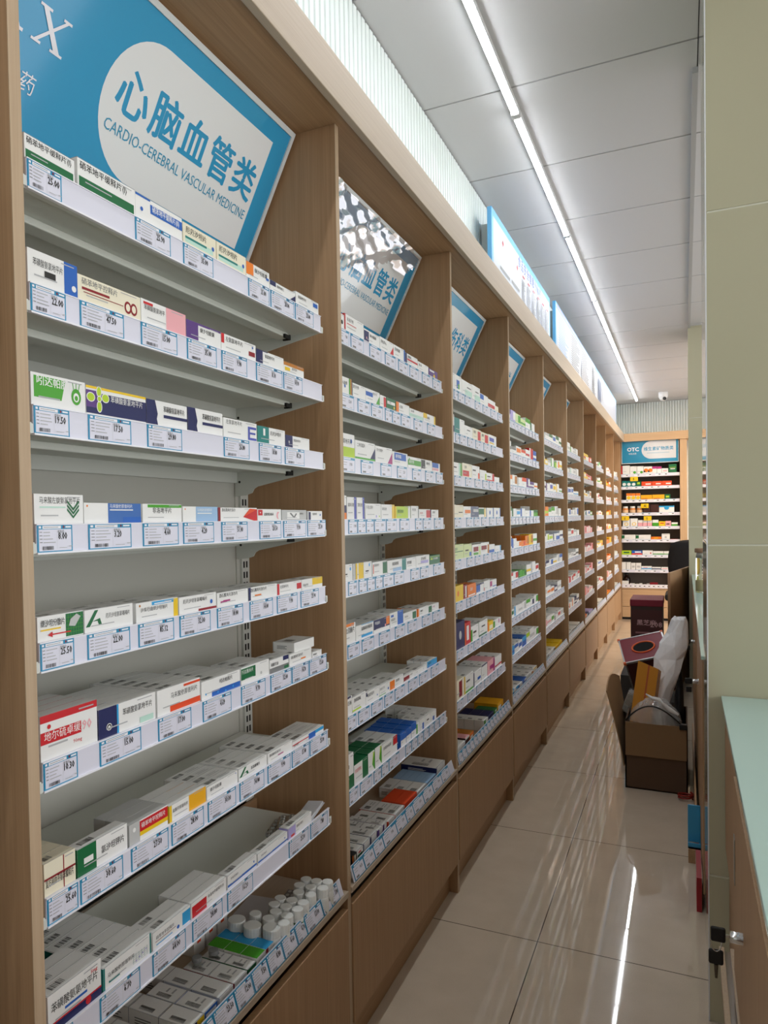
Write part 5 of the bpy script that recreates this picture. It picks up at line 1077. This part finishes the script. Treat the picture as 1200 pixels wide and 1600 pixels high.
# white corner bead of the near pillar and the metal edging of the ceiling
m = MB(); m.box((.742, 2.059, 0), (.745, 2.0635, 2.62), bev=.0005); struct(m.build('trim_3', KNOB))
m = MB(); m.box((.722, -2, 2.618), (.7445, 2.056, 2.64)); m.box((.722, 2.602, 2.622), (.7385, 6.11, 2.64)); struct(m.build('trim_4', mat('grey_ceiling_edging', 'a9aaac', .4)))

# ================================================================ glass-topped counters on the right
GT = mat('frosted_green_glass', 'bcd8d0', .12, spec=.6); GE = mat('green_glass_edge', '8fc0b2', .1)
def counter(name, x0, x1, y0, y1, label):
    t = empty(name, (x0, (y0+y1)/2, 0)); tag(t, label, 'counter', 'glass-topped counters along the aisle'); L = (y1-y0)/2; W = x1-x0
    m = MB(); m.box((-.004, -L, .81), (W, L, .8215), bev=.0012); m.build('glass_top', GT, t)
    m = MB(); m.box((.012, -L+.01, .05), (W-.02, L-.002, .808)); m.build('body', W_V, t)
    m = MB(); m.box((.03, -L+.02, 0), (W-.05, L-.02, .05)); m.build('plinth', W_H, t)
    return t, L
near, L = counter('glass_counter', .776, 1.4, -.9, 2.055, 'near counter with pale green glass top in the bottom right corner')
def door(par, y0, y1, x=.0, z0=.06, z1=.80):
    m = MB(); m.box((x, y0, z0), (x+.012, y1, z1), bev=.001); return m.build('sliding_door', W_V, par)
yc = (2.055-.9)/2
door(near, 1.5-yc, 2.05-yc, .004, .45); door(near, -.85-yc, 1.5-yc, -.006, .45)
m = MB(); m.box((-.0072, 1.46-yc, .62), (-.0055, 1.49-yc, .70)); o = m.build('finger_pull', mat('brushed_metal', 'a8a8a2', .3, 1), near)
# door track: two wooden rails with a metal channel between them
for xa in (-.026, -.007):
    m = MB(); m.box((xa, -.85-yc, .41), (xa+.009, 1.62-yc, .425), bev=.001); m.build('track_rail', W_EDGE, near)
m = MB(); m.box((-.017, -.85-yc, .41), (-.0072, 1.615-yc, .419)); m.build('track_channel', CHROME, near)
# lock with its two black-headed keys
lk = MB(); lk.tube([(-.002, 0, 0), (-.004, 0, 0), (-.005, 0, 0), (-.024, 0, 0)], [.0115, .0115, .0085, .0085], 18); lk = lk.build('lock', CHROME, near, (.001, 1.27-yc, .625))
k1 = MB(); k1.box((-.030, -.001, -.0022), (-.024, .001, .0022)); k1.build('key_blade', CHROME, lk)
k2 = MB(); k2.box((-.0505, -.003, -.0115), (-.030, .003, .0115), bev=.0028); k2.build('key_head', BLACK, lk)
m = MB(); n = 18; m.tube([(-.043+.0075*math.cos(2*math.pi*i/n), .004*math.sin(2*math.pi*i/n), -.012+.013*math.sin(2*math.pi*i/n)) for i in range(n+1)], .0008, 6); m.build('key_ring', CHROME, lk)
k3 = MB(); k3.box((-.0535, -.003, -.047), (-.033, .003, -.024), bev=.0028); k3.tube([(-.043, 0, -.047), (-.043, 0, -.068)], [.0035, .002], 6, mi=1); k3.build('spare_key', [BLACK, mat('old_brass', '6d6a60', .35, 1)], lk)
far, L2 = counter('glass_counter', .742, 1.35, 2.605, 6.1, 'far counter with glass top and wooden back behind the near pillar'); yf = (2.605+6.1)/2
door(far, 2.62-yf, 3.9-yf, .0); door(far, 3.9-yf, 5.3-yf, -.004)
for y, z, nm in ((3.3, .60, 'lock'), (4.2, .62, 'lock')):
    m = MB(); m.tube([(-.001, 0, 0), (-.004, 0, 0), (-.005, 0, 0), (-.022, 0, 0)], [.0115, .0115, .0085, .0085], 14); q = m.build(nm, CHROME, far, (0, y-yf, z))
    m = MB(); m.box((-.05, -.003, -.0115), (-.024, .003, .0115), bev=.0025); m.box((-.046, -.003, -.045), (-.026, .003, -.022), bev=.0025); m.build('key_head', BLACK, q)
# its open back door, swung out across the aisle
dr = MB(); a = Vector((.715, 6.5, 0)); b = Vector((.585, 5.75, 0)); dd = (b-a).normalized(); nn = Vector((dd.y, -dd.x, 0))*.018; q = [a, b, b+nn, a+nn]
if nn.y > 0: q = [a, b, b-nn, a-nn]
vs = [(p.x, p.y, .0) for p in q]+[(p.x, p.y, .855) for p in q]; dr.mesh(vs, [(3, 2, 1, 0), (4, 5, 6, 7), (0, 1, 5, 4), (1, 2, 6, 5), (2, 3, 7, 6), (3, 0, 4, 7)])
far_b = empty('wooden_cabinet', (.745, 6.9, 0)); tag(far_b, 'low wooden cabinet in the shade just past the far pillar', 'cabinet')
m = MB(); m.box((.0, -.26, .0), (.5, .2, .83), bev=.002); m.build('body', W_V, far_b) 
o = dr.build('upright_board', W_V); tag(o, 'wooden panel standing upright across the aisle past the black chair', 'panel')
# tumbler with a wooden lid, on the far counter
t = empty('glass_tumbler', (.778, 4.72, .8215)); tag(t, 'tall clear glass tumbler with wooden lid on the far counter', 'tumbler')
m = MB(); m.lathe([(.027, 0), (.03, .003), (.03, .19), (.027, .205), (.026, .215)], 24); m.build('body', GLASS, t)
m = MB(); m.lathe([(.024, .195), (.025, .197), (.025, .226), (.024, .227)], 24); m.build('collar', mat('brushed_metal', 'a8a8a2', .3, 1), t)
m = MB(); m.lathe([(.032, .226), (.034, .229), (.034, .246), (.031, .25)], 24); m.build('lid', mat('wooden_lid', '8a6b52', .5), t)
m = MB(); m.lathe([(.024, .01), (.025, .012), (.025, .07), (.024, .072)], 20); m.build('tea', mat('pale_tea', 'c9b98a', .3), t)
for i, (x, y, z, c, lb) in enumerate(((.835, 4.9, .11, 'e0b53a', 'upper yellow packet leaning behind the tumbler'), (.84, 4.86, .0, 'd9cf6a', 'lower green-yellow packet standing behind the tumbler'))):
    m = MB(); m.box((-.03, -.03, 0), (.03, .03, .105), bev=.012); o = m.build('snack_packet', mat('packet_%d' % i, c, .3)); o.location = (x, y, .8215+z); tag(o, lb, 'packet')
# crumpled clear bag draped over the counter edge
def sheet(name, fn, nu, nv, m_, thick=None):
    vs = [fn(i/nu, j/nv) for j in range(nv+1) for i in range(nu+1)]; fs = [(j*(nu+1)+i, j*(nu+1)+i+1, (j+1)*(nu+1)+i+1, (j+1)*(nu+1)+i) for j in range(nv) for i in range(nu)]
    m = MB(); m.mesh(vs, fs, smooth=True); return m.build(name, m_)
rr = random.Random(11); NZ = [(rr.uniform(5, 30), rr.uniform(5, 30), rr.uniform(0, 6), rr.uniform(.4, 1)) for i in range(9)]
def crease(a, b): return sum(k*abs(math.sin(p*a+q*b+f)) for p, q, f, k in NZ)/9
CLR = mat('thin_clear_plastic', 'f4f6f5', .12, spec=.8, alpha=.30, coat=.6)
o = sheet('plastic_bag', lambda a, b: (.752+.05*a+.012*crease(a, b), 2.75+1.3*b, .824+.012*crease(b, a)*(1-abs(2*b-1)*.5)), 14, 40, CLR); tag(o, 'crumpled clear plastic bag lying along the far counter top', 'plastic bag')
# ================================================================ clutter in the aisle
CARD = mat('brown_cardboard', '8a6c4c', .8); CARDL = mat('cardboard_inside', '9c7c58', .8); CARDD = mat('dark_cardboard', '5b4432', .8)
t = empty('cardboard_box', (.571, 3.9, 0)); tag(t, 'open brown cardboard box full of packaging on the aisle floor', 'box')
x0, x1, y0, y1, h = -.131, .131, -.2, .2, .31
m = MB()
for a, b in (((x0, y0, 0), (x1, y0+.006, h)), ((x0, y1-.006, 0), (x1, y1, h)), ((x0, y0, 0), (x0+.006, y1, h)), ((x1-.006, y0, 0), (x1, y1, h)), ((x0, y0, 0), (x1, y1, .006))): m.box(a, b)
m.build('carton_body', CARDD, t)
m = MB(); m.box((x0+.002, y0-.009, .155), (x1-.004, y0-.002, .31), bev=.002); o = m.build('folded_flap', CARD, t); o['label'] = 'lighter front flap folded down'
m = MB(); Pf = [(x0, y0-.02, .11), (x0-.004, y1-.06, .30), (x0-.035, y1-.02, .45), (x0-.05, y0+.05, .47), (x0-.075, y0-.01, .44)]
m = MB(); n = 8
for i in range(n):
    for (sa, sb) in ((i/n, (i+1)/n),):
        def fp(s, up): return (x0-.003-(up**1.25)*(.074+.012*math.sin(3*s)-.03*s), y0+s*.36, .10+up*(.345+.04*math.sin(3.1*s)))
        for u0, u1 in ((0, .25), (.25, .5), (.5, .75), (.75, 1)):
            m.face([fp(sa, u0), fp(sb, u0), fp(sb, u1), fp(sa, u1)]); m.face([(p[0]-.005, p[1], p[2]) for p in (fp(sa, u1), fp(sb, u1), fp(sb, u0), fp(sa, u0))])
        m.face([fp(sa, 1), fp(sb, 1), (fp(sb, 1)[0]-.005, fp(sb, 1)[1], fp(sb, 1)[2]), (fp(sa, 1)[0]-.005, fp(sa, 1)[1], fp(sa, 1)[2])])

for u0, u1 in ((0, .25), (.25, .5), (.5, .75), (.75, 1)):
    e0 = fp(0, u0); e1 = fp(0, u1); m.face([e0, e1, (e1[0]-.005, e1[1], e1[2]), (e0[0]-.005, e0[1], e0[2])])
o = m.build('side_flap', CARDL, t); o['label'] = 'left flap standing up'
def slab_lean(name, p0, p1, wvec, tvec, mats, deco=None):
    """board from p0 (foot) up to p1, width vector, thickness vector"""
    m = MB(); p0, p1, wv, tv = map(Vector, (p0, p1, wvec, tvec)); up = p1-p0
    vs = [p0, p0+wv, p0+wv+up, p0+up]; vs = vs+[v+tv for v in vs]
    m.mesh(vs, [(0, 1, 2, 3), (7, 6, 5, 4), (1, 0, 4, 5), (2, 1, 5, 6), (3, 2, 6, 7), (0, 3, 7, 4)], deco or (1, 1, 1, 1)); return m, Face(m, p0, wv, up)
m, F = slab_lean('', (.444, 3.78, .20), (.492, 3.84, .572), (.088, .0, -.036), (.01, .055, -.02), None, lin('d08a1e'))
F.rect(.5, 0, .58, 1, lin('b8562a'))
o = m.build('gift_box', M_PRINT); tag(o, 'tall orange-yellow flat box with red stripe leaning in the carton', 'box')
# white plastic-wrapped roll standing in the carton
def bag_mesh():
    # folded sheet: few rings with sharp creases
    rg = random.Random(21); prof = [(.555, 3.80, .20, .040, .040), (.562, 3.81, .33, .046, .042), (.578, 3.83, .42, .058, .045), (.600, 3.86, .50, .064, .045), (.622, 3.88, .57, .068, .044), (.640, 3.90, .63, .058, .040), (.655, 3.92, .69, .046, .034), (.668, 3.93, .745, .036, .026), (.672, 3.935, .757, .026, .016)]
    prof = [(a_+.004, b_+.11, c_, d_*1.03, e_) for a_, b_, c_, d_, e_ in prof]; n = 11; m = MB(); rings = []
    for k, (cx, cy_, z, rx, ry) in enumerate(prof):
        ring = []
        for i in range(n):
            a_ = 2*math.pi*(i+.35*(k % 2))/n; q = 1+rg.uniform(-.24, .16)
            ring.append((cx+rx*q*math.cos(a_), cy_+ry*q*math.sin(a_), z+rg.uniform(-.012, .012)*(k > 0)))
        rings.append(ring)
    vs = [p for r_ in rings for p in r_]; fs = []
    for k in range(len(prof)-1):
        for i in range(n):
            a_, b_, c_, d_ = k*n+i, k*n+(i+1) % n, (k+1)*n+(i+1) % n, (k+1)*n+i
            fs += [(a_, b_, c_), (a_, c_, d_)] if (i+k) % 2 else [(a_, b_, d_), (b_, c_, d_)]
    fs += [tuple(range(n))[::-1], tuple((len(prof)-1)*n+i for i in range(n))]; m.mesh(vs, fs); return m
WB = mat('white_plastic_bag', 'eeecee', .28, spec=.5)
o = bag_mesh().build('white_bag', WB); tag(o, 'tall white plastic-wrapped roll leaning out of the carton', 'bag')
bv = o.modifiers.new('soft_folds', 'BEVEL'); bv.width = .004; bv.segments = 2; bv.limit_method = 'NONE'
# knotted clear bag bulging over the front of the carton
def clr_fn(a, b):
    ang = math.pi*b; x = .455+.225*a; pr = math.sin(math.pi*min(1, max(0, a)))**.6
    k = crease(a*1.3, b*1.1)
    return (x, 3.74+.07*math.cos(ang)*(.5+.5*pr)+.03*k, .312+.115*pr*math.sin(ang)*(.55+.95*k))
o = sheet('clear_bag', clr_fn, 30, 16, CLR); tag(o, 'knotted clear plastic bag bulging over the carton front edge', 'plastic bag')
m = MB(); m.tube([(.53, 3.70, .445), (.555, 3.695, .43), (.585, 3.69, .425), (.60, 3.688, .41), (.63, 3.685, .385), (.665, 3.685, .365)], [.003, .007, .011, .006, .011, .005], 8); q = m.build('knot', mat('white_twisted_plastic', 'e9e9e9', .35), o); 
# black cable arching over the carton
m = MB(); n = 20; m.tube([(.444+.236*i/n, 3.686, .318+.075*math.sin(math.pi*(i/n)**.9)) for i in range(n+1)], .0035, 8); m.box((.668, 3.675, .30), (.7, 3.70, .325), bev=.003); o = m.build('black_cable', BLACK); tag(o, 'thin black cable arching over the open carton', 'cable')
# dark backpack-like bag wedged between the carton contents and the counter
m = MB(); bm = bmesh.new(); bmesh.ops.create_uvsphere(bm, u_segments=18, v_segments=12, radius=1)
for v in bm.verts: v.co = Vector((.666+.022*v.co.x, 4.02+.1*v.co.y*(1+.15*math.sin(7*v.co.z)), .27+.24*v.co.z*(1+.15*math.sin(5*v.co.y+2*v.co.x))))
m.bm(bm, smooth=True); o = m.build('black_bag', mat('black_fabric', '17171a', .7)); tag(o, 'black bag squeezed between the carton and the counter', 'bag')
m = MB(); bm = bmesh.new(); bmesh.ops.create_cube(bm, size=1)
for v in bm.verts: v.co = Vector((.445+.05*v.co.x, 4.02+.1*v.co.y, .33+.1*v.co.z))
bmesh.ops.rotate(bm, verts=bm.verts, cent=(.445, 4.02, .33), matrix=Matrix.Rotation(.35, 3, 'Y')); bmesh.ops.bevel(bm, geom=bm.edges[:], offset=.006, segments=2, affect='EDGES')
m.bm(bm); o = m.build('foil_pouch', FOIL); tag(o, 'grey foil pouch at the back left of the carton', 'pouch')
# raffle box with aluminium edging and an orange-ringed hole, tipped behind the carton
t = empty('raffle_box', (.508, 4.5, .435)); tag(t, 'dark red raffle box with aluminium edges and orange-ringed hole', 'raffle box'); t.rotation_euler = (math.radians(24), math.radians(-15), math.radians(6)); s_ = .115
MAR = mat('maroon_printed_board', '7e1228', .4); DKR = mat('dark_red_print', '3f1210', .35); ALU = mat('aluminium', 'c9c9c9', .3, .9); ORG = mat('orange_plastic', 'e2622a', .4)
m = MB(); m.box((-s_, -s_, -s_), (s_, s_, s_-.002), bev=.001); m.build('body', DKR, t)
m = MB(); m.box((-s_+.004, -s_+.004, s_-.002), (s_-.004, s_-.004, s_+.001)); m.build('lid', MAR, t)
m = MB(); f = .008
for sx in (-1, 1):
    for sy in (-1, 1):
        m.box((min(sx*s_, sx*s_-sx*f), min(sy*s_, sy*s_-sy*f), -s_), (max(sx*s_, sx*s_-sx*f)+.001*sx*0, max(sy*s_, sy*s_-sy*f), s_+.002))
    m.box((-s_-.001, sx*s_-f/2-.002*(sx > 0)*0, s_-f), (s_+.001, sx*s_+f/2, s_+.003)); m.box((sx*s_-f/2, -s_-.001, s_-f), (sx*s_+f/2, s_+.001, s_+.003))
m.build('edging', ALU, t)
m = MB(); 
for sx in (-1, 1):
    for sy in (-1, 1): m.box((sx*s_-.007, sy*s_-.007, s_-.01), (sx*s_+.007, sy*s_+.007, s_+.005), bev=.002)
m.build('corner_caps', ORG, t)
m = MB(); n = 32
m.tube([(.058*math.cos(2*math.pi*i/n), .05*math.sin(2*math.pi*i/n), s_+.002) for i in range(n+1)], .005, 8, cap=False); m.build('ring', ORG, t)
m = MB(); m.face([(.055*math.cos(2*math.pi*i/n), .047*math.sin(2*math.pi*i/n), s_+.0018) for i in range(n)]); m.build('hole', mat('black_hole_lining', '0c0b0b', .9), t)
m = MB(); F = Face(m, (-s_, -s_-.0004, -s_), (2*s_, 0, 0), (0, 0, 2*s_)); rg = random.Random(5)
for i in range(40): F.ell(rg.uniform(.08, .92), rg.uniform(.1, .85), rg.uniform(.001, .003), rg.uniform(.001, .003), lin(rg.choice(('b0602a', '8a3a1c', 'c98a3a'))), 6)
F.text('88', .62, .45, .07, lin('c98a4a'), res=2); m.build('front_print', M_PRINT, t)
# what it rests on, and the tall maroon carton behind
m = MB(); m.box((.40, 4.40, 0), (.64, 4.68, .255), bev=.003); o = m.build('storage_box', mat('dark_grey_board', '3b3735', .7)); tag(o, 'dark box under the tipped raffle box, hidden behind the carton', 'box')
t = empty('maroon_carton', (.465, 5.55, 0)); tag(t, 'tall dark carton with maroon lid standing on the floor beyond', 'box')
m = MB(); m.box((-.10, -.16, 0), (.095, .16, .665), lin('3a2a26')); F = Face(m, (-.10, -.16, 0), (.195, 0, 0), (0, 0, .665)); F.rect(.02, .58, .98, .95, lin('4a2627'))
F.text('黑芝麻', .2, .80, .04, lin('c7a0a4'), res=1, bold=.02); F.text('208', .62, .78, .05, lin('c7a0a4'), res=1, bold=.02); F.bars(.15, .66, .85, .74, 2, lin('a07074')); m.build('carton_body', M_PRINT, t)
m = MB(); m.box((-.104, -.164, .655), (.099, .164, .70), bev=.004); m.build('lid', mat('maroon_card', '7a1e30', .5), t)
m = MB(); m.box((-.10, -.3, 0), (-.02, .14, .30), bev=.003); o = m.build('grey_bin', mat('dark_grey_board', '3b3735', .7)); o.location = (.44, 5.12, 0); tag(o, 'low dark bin on the floor in front of the maroon carton', 'bin')
# office chair
t = empty('office_chair', (.735, 7.9, 0)); tag(t, 'black office chair with rounded back near the end cabinet', 'chair')
m = MB(); bm = bmesh.new(); bmesh.ops.create_cube(bm, size=1)
bmesh.ops.subdivide_edges(bm, edges=bm.edges[:], cuts=5, use_grid_fill=True)
for v in bm.verts:
    x, y, z = v.co*2; a = max(abs(x), abs(z)); rn = math.hypot(x, z); k = a/rn if rn > 1e-6 and rn > a else 1
    k = 1-(1-k)*.55; v.co = Vector((.19*x*k, .035*y+.05*x*x*.5, .80+.22*z*k))
m.bm(bm, smooth=True); m.build('backrest', mat('black_mesh_fabric', '151518', .75), t)
m = MB(); m.box((-.22, .05, .42), (.22, .5, .49), bev=.03); m.build('seat', mat('black_mesh_fabric', '151518', .75), t)
m = MB(); m.tube([(0, .25, .08), (0, .25, .43)], .025, 12); m.tube([(0, .1, .45), (0, .03, .55), (0, .04, .8)], .016, 8); m.build('post', BLACK, t)
for k in range(5):
    a = 2*math.pi*k/5+.3; m = MB(); m.tube([(0, .25, .085), (.2*math.cos(a), .25+.2*math.sin(a), .065)], [.02, .014], 8); m.tube([(.2*math.cos(a), .25+.2*math.sin(a)-.012, .027), (.2*math.cos(a), .25+.2*math.sin(a)+.012, .027)], .027, 12); m.build('leg', BLACK, t)
m = MB(); m.box((.0, -.02, 0), (.012, .02, .115)); o = m.build('maroon_folder', mat('maroon_card', '7a1e30', .5)); o.location = (.752, 6.67, .83); o.rotation_euler.y = -.15; tag(o, 'maroon folder standing on the low cabinet edge', 'folder')
# things poking out at the foot of the far counter
BLU = mat('sky_blue_plastic', '3f9ed0', .35)
t = empty('blue_file_tray', (.715, 3.02, .05)); tag(t, 'sky blue plastic file tray sticking out at the counter foot', 'file tray')
m = MB(); m.box((-.016, -.03, .0), (.026, .004, .006)); m.box((-.016, 0, .0), (.026, .006, .15), bev=.002); m.box((-.016, -.03, 0), (.026, -.025, .02)); m.build('tray', BLU, t)
m = MB(); m.box((-.012, -.027, .02), (.02, -.022, .024)); m.build('clip', CHROME, t)
m = MB(); m.box((.70, 2.98, 0), (.74, 3.03, .049)); o = m.build('wood_block', W_H); tag(o, 'small wooden block under the blue file tray', 'block')
m = MB(); m.box((-.011, -.10, 0), (.004, .12, .11), lin('a01c28')); F = Face(m, (-.011, .12, 0), (0, -.22, 0), (0, 0, .11)); F.rect(.0, .7, 1, 1, C['w']); o = m.build('red_box', M_PRINT); o.location = (.7335, 2.72, 0); tag(o, 'red and white box at the foot of the counter by the pillar', 'box')
m = MB(); m.tube([(.005*math.sin(i)+.028*math.cos(i*.9), .028*math.sin(i*.9), .006+.0015*i) for i in range(16)], .004, 8); o = m.build('coiled_red_strap', mat('red_glossy_strap', '8e2418', .3)); o.location = (.692, 3.64, 0); tag(o, 'coiled dark red strap on the floor beside the carton', 'strap')
m = MB(); m.box((0, 0, 0), (.007, 1.5, .10)); o = m.build('wooden_strip', W_H); o.location = (.7255, 3.1, .001); o.rotation_euler = (0, 0, 0); tag(o, 'wooden kick strip leaning along the foot of the counter', 'board')

# warm downlight added unseen behind the far pillar to brighten the aisle end
t = empty('added_downlight', (1.25, 8.3, CEIL)); tag(t, 'added round warm downlight, unseen beyond the far pillar', 'fill light')
m = MB(); m.lathe([(.10, -.001), (.10, -.008), (.09, -.010)], 28); m.build('trim_ring', KNOB, t)
m = MB(); m.lathe([(.088, -.0102), (.085, -.012)], 28); m.build('diffuser', mat('added_light_diffuser', (1, .78, .55), .4, emit=210), t)
